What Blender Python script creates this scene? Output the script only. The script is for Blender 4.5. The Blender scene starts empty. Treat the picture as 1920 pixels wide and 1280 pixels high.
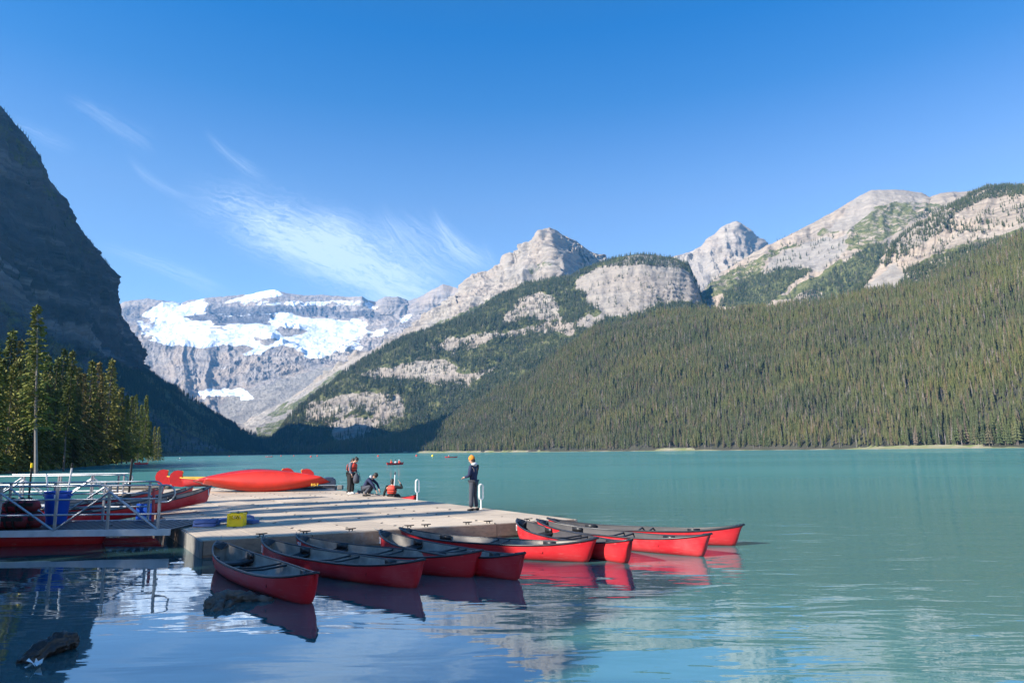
import bpy, math, random
import numpy as np
from mathutils import Vector, Matrix
R = math.radians
rng = np.random.default_rng(7)
rnd = random.Random(11)
sc = bpy.context.scene
COL = sc.collection

# ---------------------------------------------------------------- camera
CAM = np.array([0.0, 0.0, 2.32]); F = 1280.0
PITCH = math.atan(204.8/F); ROLL = R(0.65)
_f = np.array([0, math.cos(PITCH), math.sin(PITCH)])
_r0 = np.array([1.0, 0, 0]); _u0 = np.cross(_r0, _f)
_r = _r0*math.cos(ROLL) - _u0*math.sin(ROLL)
_u = _u0*math.cos(ROLL) + _r0*math.sin(ROLL)
cd = bpy.data.cameras.new('camera'); cam = bpy.data.objects.new('camera', cd); COL.objects.link(cam)
cd.sensor_width = 36; cd.lens = 24; cd.clip_start = 0.1; cd.clip_end = 30000
cam.matrix_world = Matrix(((_r[0], _u[0], -_f[0], CAM[0]), (_r[1], _u[1], -_f[1], CAM[1]), (_r[2], _u[2], -_f[2], CAM[2]), (0, 0, 0, 1)))
sc.camera = cam

def ray(px, py):
    px = np.asarray(px, float); py = np.asarray(py, float)
    return _f + _r*((px-960)/F)[..., None] + _u*((640-py)/F)[..., None]
def at_Y(px, py, Y):                      # point seen at a photo pixel, Y metres ahead
    d = ray(px, py); return CAM + d*(np.asarray(Y, float)/d[..., 1])[..., None]
def at_z(px, py, z):                      # point seen at a photo pixel, on the level z
    d = ray(px, py); return CAM + d*((z-CAM[2])/d[..., 2])[..., None]
def on_z(px, Y, z):                       # point in the vertical fan of px, Y ahead, at height z
    Y = float(Y); py = 845.0
    for _ in range(8):
        p = at_Y(px, py, Y); py += (p[2]-z)*F/Y
    return at_Y(px, py, Y)
def project(P):
    v = P - CAM; z = v@_f
    z = np.where(np.abs(z) < 1e-3, 1e-3, z)
    return 960 + F*(v@_r)/z, 640 - F*(v@_u)/z, z

# ---------------------------------------------------------------- light
SUN_AZ = R(121); SUN_EL = R(30)            # azimuth measured from the view (+Y) towards the left (-X)
SV = np.array([-math.sin(SUN_AZ)*math.cos(SUN_EL), math.cos(SUN_AZ)*math.cos(SUN_EL), math.sin(SUN_EL)])
sd = bpy.data.lights.new('sun', 'SUN'); sun = bpy.data.objects.new('sun', sd); COL.objects.link(sun)
sd.energy = 5.0; sd.angle = R(0.53); sd.color = (1.0, 0.93, 0.83)
sun.rotation_euler = Vector(SV).to_track_quat('Z', 'Y').to_euler()
sun.location = (0, 0, 60)
sc.view_settings.view_transform = 'Standard'; sc.view_settings.look = 'None'
sc.view_settings.exposure = 1.2; sc.view_settings.gamma = 1.0; sc.view_settings.use_curve_mapping = False
sc.cycles.max_bounces = 6; sc.cycles.diffuse_bounces = 3; sc.cycles.glossy_bounces = 3
sc.cycles.transmission_bounces = 3; sc.cycles.transparent_max_bounces = 6; sc.cycles.volume_bounces = 1
sc.cycles.caustics_reflective = False; sc.cycles.caustics_refractive = False
sc.cycles.use_denoising = True
sc.cycles.sample_clamp_indirect = 4

class NT:                                   # tiny node helper
    def __init__(s, tree): s.t = tree; s.n = tree.nodes; s.l = tree.links
    def new(s, typ, **kw):
        n = s.n.new(typ)
        for k, v in kw.items(): setattr(n, k, v)
        return n
    def put(s, sock, v):
        if hasattr(v, 'links') or isinstance(v, bpy.types.NodeSocket): s.l.new(v, sock)
        else: sock.default_value = v
    def m(s, op, a, b=None, c=None, clamp=False):
        n = s.n.new('ShaderNodeMath'); n.operation = op; n.use_clamp = clamp
        s.put(n.inputs[0], a)
        if b is not None: s.put(n.inputs[1], b)
        if c is not None: s.put(n.inputs[2], c)
        return n.outputs[0]
    def vm(s, op, a, b=None):
        n = s.n.new('ShaderNodeVectorMath'); n.operation = op; s.put(n.inputs[0], a)
        if b is not None: s.put(n.inputs[1], b)
        return n.outputs[0]
    def noise(s, vec, scale, detail=4, rough=0.5, dist=0.0):
        n = s.n.new('ShaderNodeTexNoise'); s.l.new(vec, n.inputs['Vector'])
        n.inputs['Scale'].default_value = scale; n.inputs['Detail'].default_value = detail
        n.inputs['Roughness'].default_value = rough; n.inputs['Distortion'].default_value = dist
        return n.outputs['Fac']
    def ramp(s, fac, stops, interp='LINEAR'):
        n = s.n.new('ShaderNodeValToRGB'); n.color_ramp.interpolation = interp
        e = n.color_ramp.elements
        while len(e) < len(stops): e.new(0.5)
        for el, (p, c) in zip(e, stops):
            el.position = p; el.color = (c[0], c[1], c[2], 1) if not isinstance(c, (int, float)) else (c, c, c, 1)
        s.put(n.inputs[0], fac); return n.outputs[0]
    def mix(s, fac, a, b, typ='MIX'):
        n = s.n.new('ShaderNodeMix'); n.data_type = 'RGBA'; n.blend_type = typ
        s.put(n.inputs[0], fac); 
        for i, v in ((6, a), (7, b)):
            if isinstance(v, (tuple, list)): n.inputs[i].default_value = (*v[:3], 1)
            else: s.l.new(v, n.inputs[i])
        return n.outputs[2]
    def maprange(s, v, a, b, c=0.0, d=1.0, smooth=False):
        n = s.n.new('ShaderNodeMapRange'); s.put(n.inputs[0], v)
        if smooth: n.interpolation_type = 'SMOOTHSTEP'
        for i, x in ((1, a), (2, b), (3, c), (4, d)): n.inputs[i].default_value = x
        return n.outputs[0]

# world: sky texture with a few cirrus streaks laid out by direction
w = bpy.data.worlds.new('World'); sc.world = w; w.use_nodes = True
T = NT(w.node_tree); T.n.clear()
wo = T.new('ShaderNodeOutputWorld'); bg = T.new('ShaderNodeBackground')
sky = T.new('ShaderNodeTexSky', sky_type='NISHITA'); sky.sun_disc = False
sky.sun_elevation = SUN_EL; sky.sun_rotation = -SUN_AZ
sky.altitude = 1700; sky.air_density = 1.0; sky.dust_density = 0.3; sky.ozone_density = 3.0
tc = T.new('ShaderNodeTexCoord'); sp = T.new('ShaderNodeSeparateXYZ'); T.l.new(tc.outputs['Generated'], sp.inputs[0])
tint = T.ramp(sp.outputs[2], [(0.0, (1, .86, .76)), (0.18, (.90, .79, .73)), (.27, (.80, .72, .69)), (.34, (.70, .67, .69)), (.37, (.60, .64, .70)), (.41, (.46, .58, .70)), (.47, (.22, .49, .69)), (.55, (.06, .42, .71)), (.75, (.14, .42, .66)), (1.0, (.18, .43, .66))])
skyc = T.mix(1.0, sky.outputs[0], tint, 'MULTIPLY')
yy = T.m('MAXIMUM', sp.outputs[1], 0.02)
U = T.m('DIVIDE', sp.outputs[0], yy); V = T.m('DIVIDE', sp.outputs[2], yy)
def uv(px, py):
    d = ray(px, py); return d[0]/d[1], d[2]/d[1]
def stroke(p0, p1, bend, w0, w1, amp, fib, seed, edge=0.35):
    a = np.array(uv(*p0)); b = np.array(uv(*p1)); L = np.linalg.norm(b-a); t = (b-a)/L
    du = T.m('SUBTRACT', U, float(a[0])); dv = T.m('SUBTRACT', V, float(a[1]))
    s_ = T.m('DIVIDE', T.m('ADD', T.m('MULTIPLY', du, float(t[0])), T.m('MULTIPLY', dv, float(t[1]))), float(L))
    n_ = T.m('SUBTRACT', T.m('MULTIPLY', dv, float(t[0])), T.m('MULTIPLY', du, float(t[1])))
    bow = T.m('MULTIPLY', T.m('MULTIPLY', s_, T.m('SUBTRACT', 1.0, s_)), bend*4*L)
    n_ = T.m('SUBTRACT', n_, bow)
    wd = T.m('ADD', T.m('MULTIPLY', s_, (w1-w0)/F), w0/F); wd = T.m('MAXIMUM', wd, 0.002)
    q = T.m('DIVIDE', n_, wd)
    cy = T.new('ShaderNodeCombineXYZ'); T.l.new(T.m('MULTIPLY', s_, L*F/90), cy.inputs[0])
    T.l.new(T.m('MULTIPLY', q, fib*0.35), cy.inputs[1]); cy.inputs[2].default_value = seed+5
    nw = T.noise(cy.outputs[0], 1.3, 4, 0.6, 0.5)
    q = T.m('ADD', q, T.m('MULTIPLY', T.m('SUBTRACT', nw, 0.5), 1.3))
    cx = T.new('ShaderNodeCombineXYZ'); T.l.new(T.m('MULTIPLY', s_, L*F/260), cx.inputs[0])
    T.l.new(T.m('MULTIPLY', q, fib), cx.inputs[1]); cx.inputs[2].default_value = seed
    nz = T.noise(cx.outputs[0], 2.8, 10, 0.66, 0.30)
    band = T.m('EXPONENT', T.m('MULTIPLY', T.m('MULTIPLY', q, q), -1.0))
    win = T.m('MULTIPLY', T.maprange(s_, -0.02, edge, 0, 1, True), T.maprange(s_, 1.02, 1-edge, 0, 1, True))
    body = T.maprange(nz, 0.34, 0.76, 0.0, 1.0)
    return T.m('MULTIPLY', T.m('MULTIPLY', band, win), T.m('MULTIPLY', body, amp))
S = [stroke((320, 352), (880, 600), 0.03, 40, 66, 0.80, 2.4, 1.0, .36), stroke((400, 400), (720, 520), 0.05, 26, 40, 0.55, 2.0, 21.0, .4), stroke((430, 430), (890, 585), 0.0, 28, 34, 0.8, 1.6, 2.0),
     stroke((560, 390), (760, 500), 0.05, 18, 30, 0.45, 1.4, 3.3), stroke((500, 420), (800, 570), 0.03, 36, 48, 0.5, 3.2, 12.3),
     stroke((805, 385), (935, 510), -0.10, 9, 22, 0.6, 1.2, 4.1), stroke((700, 380), (845, 530), -0.06, 18, 26, 0.38, 1.4, 5.2),
     stroke((735, 395), (915, 520), -0.04, 20, 34, 0.4, 1.6, 9.0),
     stroke((380, 240), (510, 340), -0.06, 6, 14, 0.30, 1.0, 6.4), stroke((110, 175), (300, 290), 0.02, 10, 22, 0.2, 1.2, 7.7),
     stroke((236, 285), (370, 375), -0.10, 8, 8, 0.22, 1.0, 8.8), stroke((0, 220), (150, 285), 0.0, 12, 14, 0.18, 1.0, 3.9),
     stroke((170, 455), (450, 560), 0.02, 9, 18, 0.34, 1.0, 2.9), stroke((900, 440), (990, 560), -0.1, 10, 14, 0.18, 1.0, 4.9)]
tot = S[0]
for s_ in S[1:]: tot = T.m('ADD', tot, s_)
tot = T.m('MULTIPLY', T.m('MINIMUM', tot, 0.68), T.m('GREATER_THAN', sp.outputs[1], 0.05))
cmix = T.mix(tot, skyc, (3.7, 4.1, 4.5))
T.l.new(cmix, bg.inputs[0]); bg.inputs[1].default_value = 0.135
T.l.new(bg.outputs[0], wo.inputs[0])

# ---------------------------------------------------------------- tagging and mesh helpers
def tag(o, label=None, cat=None, group=None, kind=None):
    if label: o['label'] = label
    if cat: o['category'] = cat
    if group: o['group'] = group
    if kind: o['kind'] = kind
    return o
def empty(name, loc=(0, 0, 0), rz=0.0, label=None, cat=None, group=None):
    o = bpy.data.objects.new(name, None); COL.objects.link(o)
    o.location = tuple(float(a) for a in loc); o.rotation_euler = (0, 0, rz); o.empty_display_size = 0.1
    return tag(o, label, cat, group)
def copy_tree(o, parent=None):
    c = o.copy(); COL.objects.link(c)
    if parent is not None: c.parent = parent
    for ch in list(o.children): copy_tree(ch, c)
    return c
def link(name, me, parent=None):
    o = bpy.data.objects.new(name, me); COL.objects.link(o)
    if parent is not None: o.parent = parent
    return o
class MB:
    def __init__(s): s.v = []; s.f = []; s.mi = []; s.cur = 0
    def add(s, vs, fs):
        b = len(s.v); s.v += [tuple(map(float, p)) for p in vs]; s.f += [tuple(b+i for i in f) for f in fs]
        s.mi += [s.cur]*len(fs); return s
    def box(s, c, d, M=None):
        x, y, z = [a/2 for a in d]
        vs = [Vector((i*x, j*y, k*z)) for i in (-1, 1) for j in (-1, 1) for k in (-1, 1)]
        if M is not None: vs = [M@p for p in vs]
        vs = [p+Vector(c) for p in vs]
        return s.add(vs, [(0, 1, 3, 2), (4, 6, 7, 5), (0, 4, 5, 1), (2, 3, 7, 6), (0, 2, 6, 4), (1, 5, 7, 3)])
    def bbox(s, c, d, b=0.01, M=None):       # chamfered box
        x, y, z = [a/2 for a in d]; vs = []; 
        for k in (-1, -1+2*b/(2*z) if z else -1, 1-2*b/(2*z), 1):
            e = b if abs(k) == 1 else 0
            X, Y = x-e, y-e
            vs += [(-X+b, -Y, k*z), (X-b, -Y, k*z), (X, -Y+b, k*z), (X, Y-b, k*z), (X-b, Y, k*z), (-X+b, Y, k*z), (-X, Y-b, k*z), (-X, -Y+b, k*z)]
        vs = [Vector(p) for p in vs]
        if M is not None: vs = [M@p for p in vs]
        vs = [p+Vector(c) for p in vs]
        fs = [tuple(range(7, -1, -1)), tuple(range(24, 32))]
        for r_ in range(3):
            for i in range(8): fs.append((r_*8+i, r_*8+(i+1) % 8, r_*8+8+(i+1) % 8, r_*8+8+i))
        return s.add(vs, fs)
    def tube(s, pts, r, n=8, cap=True):
        pts = [Vector(tuple(map(float, p))) for p in pts]; rs = r if isinstance(r, (list, tuple)) else [r]*len(pts)
        rings = []; ref = None
        for i, p in enumerate(pts):
            t = (pts[min(i+1, len(pts)-1)]-pts[max(i-1, 0)]).normalized()
            if ref is None: ref = Vector((0, 0, 1)) if abs(t.z) < .9 else Vector((1, 0, 0))
            a = t.cross(ref).normalized(); b = a.cross(t).normalized(); ref = b
            rings.append([p+(a*math.cos(2*math.pi*k/n)+b*math.sin(2*math.pi*k/n))*rs[i] for k in range(n)])
        vs = [q for rg in rings for q in rg]; fs = []
        for i in range(len(pts)-1):
            for k in range(n): fs.append((i*n+k, i*n+(k+1) % n, (i+1)*n+(k+1) % n, (i+1)*n+k))
        if cap: fs += [tuple(range(n-1, -1, -1)), tuple((len(pts)-1)*n+k for k in range(n))]
        return s.add(vs, fs)
    def lathe(s, c, prof, n=24, cap=True):
        vs = []; fs = []
        for r_, z in prof:
            vs += [(c[0]+r_*math.cos(2*math.pi*k/n), c[1]+r_*math.sin(2*math.pi*k/n), c[2]+z) for k in range(n)]
        for i in range(len(prof)-1):
            for k in range(n): fs.append((i*n+k, i*n+(k+1) % n, (i+1)*n+(k+1) % n, (i+1)*n+k))
        if cap: fs += [tuple(range(n-1, -1, -1)), tuple((len(prof)-1)*n+k for k in range(n))]
        return s.add(vs, fs)
    def ball(s, c, r, n=12, m=8, M=None):
        rr = (r, r, r) if isinstance(r, (int, float)) else r
        vs = []; fs = []
        for i in range(m+1):
            th = math.pi*i/m
            for k in range(n):
                p = Vector((rr[0]*math.sin(th)*math.cos(2*math.pi*k/n), rr[1]*math.sin(th)*math.sin(2*math.pi*k/n), rr[2]*math.cos(th)))
                if M is not None: p = M@p
                vs.append(p+Vector(c))
        for i in range(m):
            for k in range(n): fs.append((i*n+k, (i+1)*n+k, (i+1)*n+(k+1) % n, i*n+(k+1) % n))
        return s.add(vs, fs)
    def prism(s, outline, depth, M=None, off=(0, 0, 0)):   # outline in XZ, depth along Y
        n = len(outline)
        vs = [Vector((x, -depth/2, z)) for x, z in outline]+[Vector((x, depth/2, z)) for x, z in outline]
        if M is not None: vs = [M@p for p in vs]
        vs = [p+Vector(off) for p in vs]
        fs = [tuple(range(n)), tuple(range(2*n-1, n-1, -1))]+[(i, n+i, n+(i+1) % n, (i+1) % n) for i in range(n)]
        return s.add(vs, fs)
    def mesh(s, name, mats, smooth=False):
        me = bpy.data.meshes.new(name); me.from_pydata(s.v, [], s.f)
        for m_ in (mats if isinstance(mats, (list, tuple)) else [mats]): me.materials.append(m_)
        if any(s.mi): me.polygons.foreach_set('material_index', s.mi)
        if smooth: me.polygons.foreach_set('use_smooth', [True]*len(s.f))
        me.update(); return me
    def build(s, name, mats, parent=None, smooth=False): return link(name, s.mesh(name, mats, smooth), parent)

# ---------------------------------------------------------------- materials
def pmat(name, col, rough=0.6, metal=0.0, var=0.0, vscale=4.0, col2=None, bump=0.0, bscale=20.0, spec=0.5, coat=0.0):
    m_ = bpy.data.materials.new(name); m_.use_nodes = True; t = NT(m_.node_tree); b = t.n['Principled BSDF']
    b.inputs['Roughness'].default_value = rough; b.inputs['Metallic'].default_value = metal
    b.inputs['Specular IOR Level'].default_value = spec; b.inputs['Coat Weight'].default_value = coat
    b.inputs['Base Color'].default_value = (*col, 1)
    tc_ = t.new('ShaderNodeTexCoord')
    if var > 0 or col2:
        nz = t.noise(tc_.outputs['Object'], vscale, 6, 0.6)
        c2 = col2 or tuple(c*(1-var) for c in col)
        t.l.new(t.ramp(nz, [(0.36, col), (0.66, c2)]), b.inputs['Base Color'])
    if bump > 0:
        bp = t.new('ShaderNodeBump'); bp.inputs['Strength'].default_value = 0.6; bp.inputs['Distance'].default_value = bump
        t.l.new(t.noise(tc_.outputs['Object'], bscale, 5, 0.6), bp.inputs['Height']); t.l.new(bp.outputs[0], b.inputs['Normal'])
    return m_
def hull_mat(name, base, dull, seed):
    m_ = bpy.data.materials.new(name); m_.use_nodes = True; t = NT(m_.node_tree); b = t.n['Principled BSDF']
    tc_ = t.new('ShaderNodeTexCoord'); mp = t.new('ShaderNodeMapping'); t.l.new(tc_.outputs['Object'], mp.inputs[0])
    mp.inputs['Location'].default_value = (seed, seed*2, 0)
    n1 = t.noise(mp.outputs[0], 1.6, 5, 0.65)
    mp2 = t.new('ShaderNodeMapping'); t.l.new(tc_.outputs['Object'], mp2.inputs[0]); mp2.inputs['Scale'].default_value = (1, 1, 14)
    n2 = t.noise(mp2.outputs[0], 3.0, 6, 0.7)
    c = t.ramp(n1, [(0.42, base), (0.75, dull)])
    c = t.mix(t.maprange(n2, 0.58, 0.72, 0, 0.5), c, (0.66, 0.22, 0.20))
    mp3 = t.new('ShaderNodeMapping'); t.l.new(tc_.outputs['Object'], mp3.inputs[0]); mp3.inputs['Scale'].default_value = (1, 1, 2.5); mp3.inputs['Location'].default_value = (seed*3+1.7, 0, 0)
    c = t.mix(t.m('MULTIPLY', t.maprange(t.noise(mp3.outputs[0], 1.5, 8, .75), 0.60, 0.70, 0, 0.55), 1.0), c, (0.72, 0.34, 0.33))
    t.l.new(c, b.inputs['Base Color']); t.l.new(t.maprange(n1, 0.3, 0.7, 0.28, 0.5), b.inputs['Roughness'])
    return m_
M = {}
M['red'] = hull_mat('red_canoe_plastic', (0.62, 0.016, 0.024), (0.66, 0.04, 0.045), 0)
M['red2'] = hull_mat('red_canoe_plastic_worn', (0.58, 0.014, 0.024), (0.66, 0.07, 0.075), 4)
M['orange_red'] = pmat('orange_red_hull', (0.56, 0.024, 0.011), 0.38, var=0.25, vscale=1.2)
M['fin_red'] = pmat('bright_red_fin_paint', (0.44, 0.009, 0.012), 0.4, var=0.2)
M['deep_red'] = pmat('deep_red_hull', (0.45, 0.012, 0.012), 0.4, var=0.2)
M['liner'] = pmat('grey_canoe_liner', (0.40, 0.355, 0.30), 0.6, col2=(0.17, 0.155, 0.14), vscale=2.5, var=.1)
M['black'] = pmat('black_plastic', (0.016, 0.017, 0.02), 0.42)
M['gunwale'] = pmat('black_gunwale_vinyl', (0.03, 0.032, 0.038), 0.35, var=.4, vscale=9)
M['yellow_trim'] = pmat('yellow_trim', (0.7, 0.42, 0.04), 0.5)
M['white'] = pmat('white_paint', (0.78, 0.78, 0.76), 0.5)
M['alu'] = pmat('galvanised_rail', (0.40, 0.42, 0.45), 0.38, 0.55, var=.25, vscale=8)
M['alu_beam'] = pmat('aluminium_beam', (0.60, 0.62, 0.66), 0.5, 0.2, var=.2, vscale=3)
M['rubber'] = pmat('black_rubber', (0.012, 0.012, 0.014), 0.7)
M['blue'] = pmat('blue_plastic', (0.008, 0.085, 0.50), 0.4, var=.2)
M['blue_mat'] = pmat('blue_foam', (0.08, 0.14, 0.36), 0.8, var=.3, bump=.004, bscale=60)
M['yellow'] = pmat('yellow_crate_plastic', (1.0, 0.70, 0.008), 0.45, var=.1)
M['redpost'] = pmat('faded_red_paint', (0.55, 0.07, 0.08), 0.6, var=.3, vscale=9)
M['skin'] = pmat('skin', (0.52, 0.31, 0.23), 0.55)
M['hair'] = pmat('dark_hair', (0.018, 0.013, 0.01), 0.6, var=.4, vscale=30, bump=.01, bscale=80)
M['navy'] = pmat('navy_cloth', (0.012, 0.022, 0.075), 0.8, var=.3, bump=.01, bscale=18)
M['blackcloth'] = pmat('black_cloth', (0.012, 0.012, 0.014), 0.85, var=.3, bump=.01, bscale=18)
M['greycloth'] = pmat('grey_blue_cloth', (0.14, 0.155, 0.20), 0.85, var=.25, bump=.01, bscale=18)
M['trouser'] = pmat('slate_trouser_cloth', (0.055, 0.06, 0.08), 0.85, var=.25, bump=.01, bscale=14)
M['vest'] = pmat('orange_red_nylon', (0.72, 0.06, 0.03), 0.7, var=.15, bump=.004, bscale=40)
M['orangehat'] = pmat('orange_knit', (0.82, 0.28, 0.03), 0.9, var=.25, bump=.01, bscale=90)
M['lightgrey'] = pmat('light_grey_fleece', (0.5, 0.54, 0.58), 0.9, var=.2)
M['motor'] = pmat('blue_grey_motor_cowl', (0.035, 0.05, 0.085), 0.3, coat=.4)
M['wood_dark'] = pmat('wet_driftwood', (0.018, 0.014, 0.012), 0.45, col2=(0.05, 0.036, 0.028), vscale=5, bump=.04, bscale=9)
M['driftwood'] = pmat('weathered_driftwood', (0.17, 0.13, 0.10), 0.75, col2=(0.06, 0.05, 0.045), vscale=6, bump=.04, bscale=12)
M['grass'] = pmat('shore_grass_blades', (0.05, 0.10, 0.018), 0.8, col2=(0.14, 0.15, 0.03), vscale=1.0)
M['rope'] = pmat('pale_rope', (0.35, 0.33, 0.28), 0.9)

def wood(name, c1, c2, c3, axis=0, sc_=1.0, stain=None):
    m_ = bpy.data.materials.new(name); m_.use_nodes = True; t = NT(m_.node_tree); b = t.n['Principled BSDF']
    tc_ = t.new('ShaderNodeTexCoord'); mp = t.new('ShaderNodeMapping'); t.l.new(tc_.outputs['Object'], mp.inputs[0])
    s_ = [14.0, 14.0, 14.0]; s_[axis] = 0.7; mp.inputs['Scale'].default_value = tuple(a*sc_ for a in s_)
    g = t.noise(mp.outputs[0], 1.0, 6, 0.65, 0.3)
    mg = t.noise(tc_.outputs['Object'], 0.9, 6, 0.62)
    oi = t.new('ShaderNodeObjectInfo')
    c = t.ramp(g, [(0.3, c1), (0.55, c2), (0.8, c3)])
    c = t.mix(t.maprange(mg, 0.42, 0.68, 0, 0.55), c, c3)
    c = t.mix(1.0, c, t.ramp(oi.outputs['Random'], [(0, 0.80), (1, 1.10)]), 'MULTIPLY')
    if stain:
        mp2 = t.new('ShaderNodeMapping'); t.l.new(tc_.outputs['Object'], mp2.inputs[0]); mp2.inputs['Scale'].default_value = (1.2, 1.2, .5)
        ns = t.noise(mp2.outputs[0], 2.2, 7, 0.7)
        c = t.mix(t.maprange(ns, 0.56, 0.64, 0, 0.75), c, stain)
    t.l.new(c, b.inputs['Base Color']); b.inputs['Roughness'].default_value = 0.85
    bp = t.new('ShaderNodeBump'); bp.inputs['Strength'].default_value = .5; bp.inputs['Distance'].default_value = .006
    t.l.new(g, bp.inputs['Height']); t.l.new(bp.outputs[0], b.inputs['Normal']); return m_
M['deckwood'] = wood('pale_deck_sheet', (0.60, 0.49, 0.36), (0.53, 0.43, 0.32), (0.37, 0.30, 0.23), 0, .6)
M['fascia'] = wood('wet_brown_timber', (0.44, 0.29, 0.20), (0.33, 0.22, 0.155), (0.15, 0.105, 0.08), 0, 1.0, stain=(0.30, 0.28, 0.26))
M['fascia_left'] = wood('pale_concrete_float', (0.30, 0.28, 0.25), (0.22, 0.21, 0.19), (0.10, 0.10, 0.095), 2, .6)

# ---------------------------------------------------------------- vectorised noise
_perm = rng.permutation(512)
_grad = rng.normal(size=(512, 3)); _grad /= np.linalg.norm(_grad, axis=1)[:, None]
def pnoise(P):
    P = np.asarray(P); i = np.floor(P).astype(np.int64); f = P-i; u = f*f*f*(f*(f*6-15)+10)
    out = 0
    for dx in (0, 1):
        for dy in (0, 1):
            for dz in (0, 1):
                h = _perm[(_perm[(_perm[(i[..., 0]+dx) & 511]+i[..., 1]+dy) & 511]+i[..., 2]+dz) & 511]
                g = _grad[h]
                d = g[..., 0]*(f[..., 0]-dx)+g[..., 1]*(f[..., 1]-dy)+g[..., 2]*(f[..., 2]-dz)
                wt = (u[..., 0] if dx else 1-u[..., 0])*(u[..., 1] if dy else 1-u[..., 1])*(u[..., 2] if dz else 1-u[..., 2])
                out = out+wt*d
    return out*1.5
def fbm(P, octv=5, gain=0.5, ridged=False):
    a = 1.0; s = 0; P = np.array(P, float)
    for o in range(octv):
        n = pnoise(P+o*17.3)
        s = s+a*((1-2*np.abs(n)) if ridged else n)
        P = P*2.03; a *= gain
    return s

def inpoly(x, y, poly):
    r_ = np.zeros(x.shape, bool); n = len(poly); j = n-1
    for i in range(n):
        xi, yi = poly[i]; xj, yj = poly[j]
        c = ((yi > y) != (yj > y)) & (x < (xj-xi)*(y-yi)/((yj-yi)+1e-9)+xi)
        r_ ^= c; j = i
    return r_

# ---------------------------------------------------------------- mountains
def rock_mat(name, c_a, c_b, c_c, strata=0.030, tilt=(0.0, 0.0), sbump=6.0, tint=(0.33, 0.27, 0.22)):
    """attributes: snow, green, scree, dark (weights per vertex)"""
    m_ = bpy.data.materials.new(name); m_.use_nodes = True; t = NT(m_.node_tree); b = t.n['Principled BSDF']
    ge = t.new('ShaderNodeNewGeometry'); pos = ge.outputs['Position']
    sx = t.new('ShaderNodeSeparateXYZ'); t.l.new(pos, sx.inputs[0])
    warp = t.noise(pos, 0.004, 4, 0.6)
    zz = t.m('ADD', t.m('ADD', sx.outputs[2], t.m('MULTIPLY', sx.outputs[0], tilt[0])), t.m('MULTIPLY', warp, 120.0))
    cz = t.new('ShaderNodeCombineXYZ'); t.l.new(t.m('MULTIPLY', zz, strata), cz.inputs[2])
    t.l.new(t.m('MULTIPLY', sx.outputs[0], strata*.05), cz.inputs[0]); t.l.new(t.m('MULTIPLY', sx.outputs[1], strata*.05), cz.inputs[1])
    st = t.noise(cz.outputs[0], 1.0, 6, 0.7)
    mpv = t.new('ShaderNodeMapping'); t.l.new(pos, mpv.inputs[0]); mpv.inputs['Scale'].default_value = (1, 1, .22)
    fl = t.noise(mpv.outputs[0], 0.035, 7, 0.7)
    c = t.ramp(st, [(0.34, c_a), (0.5, c_b), (0.66, c_c)])
    c = t.mix(t.maprange(fl, 0.42, 0.62, 0, 0.45), c, c_b)
    crk = t.new('ShaderNodeTexNoise'); crk.noise_type = 'RIDGED_MULTIFRACTAL'; t.l.new(mpv.outputs[0], crk.inputs['Vector']); crk.inputs['Scale'].default_value = 0.02; crk.inputs['Detail'].default_value = 6
    c = t.mix(t.maprange(crk.outputs['Fac'], 1.1, 2.0, 0, 0.55), c, c_a)
    c = t.mix(t.maprange(t.noise(pos, 0.005, 5, .6), 0.44, 0.60, 0, 0.6), c, tint)
    def attr(nm):
        a = t.new('ShaderNodeAttribute'); a.attribute_name = nm; return a.outputs['Fac']
    fine = t.noise(pos, 0.03, 6, 0.7)
    scr = t.ramp(fine, [(0.35, (0.22, 0.20, 0.18)), (0.65, (0.33, 0.30, 0.265))])
    c = t.mix(attr('scree'), c, scr)
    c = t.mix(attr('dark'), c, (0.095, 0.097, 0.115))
    gr = t.ramp(t.noise(pos, 0.05, 6, 0.7), [(0.35, (0.05, 0.068, 0.026)), (0.65, (0.16, 0.16, 0.07))])
    gg = t.m('ADD', attr('green'), t.m('MULTIPLY', t.m('SUBTRACT', fine, 0.5), 1.6))
    c = t.mix(t.maprange(gg, 0.42, 0.58, 0, 1), c, gr)
    sn = t.m('ADD', attr('snow'), t.m('MULTIPLY', t.m('SUBTRACT', t.noise(pos, 0.016, 8, .74), 0.5), 1.7))
    sm = t.maprange(sn, 0.47, 0.53, 0, 1)
    c = t.mix(sm, c, t.ramp(t.noise(mpv.outputs[0], 0.010, 6, .68), [(.36, (.40, .46, .55)), (.47, (.60, .65, .72)), (.58, (.78, .81, .85))]))
    t.l.new(c, b.inputs['Base Color']); b.inputs['Roughness'].default_value = 0.9; b.inputs['Specular IOR Level'].default_value = 0.15
    bp = t.new('ShaderNodeBump'); bp.inputs['Distance'].default_value = sbump
    t.l.new(t.m('SUBTRACT', 0.9, t.m('MULTIPLY', sm, 0.75)), bp.inputs['Strength'])
    hh = t.m('ADD', t.m('MULTIPLY', fl, 1.0), t.m('ADD', t.m('MULTIPLY', st, 0.8), t.m('MULTIPLY', fine, 0.8)))
    t.l.new(hh, bp.inputs['Height']); t.l.new(bp.outputs[0], b.inputs['Normal'])
    return m_

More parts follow.
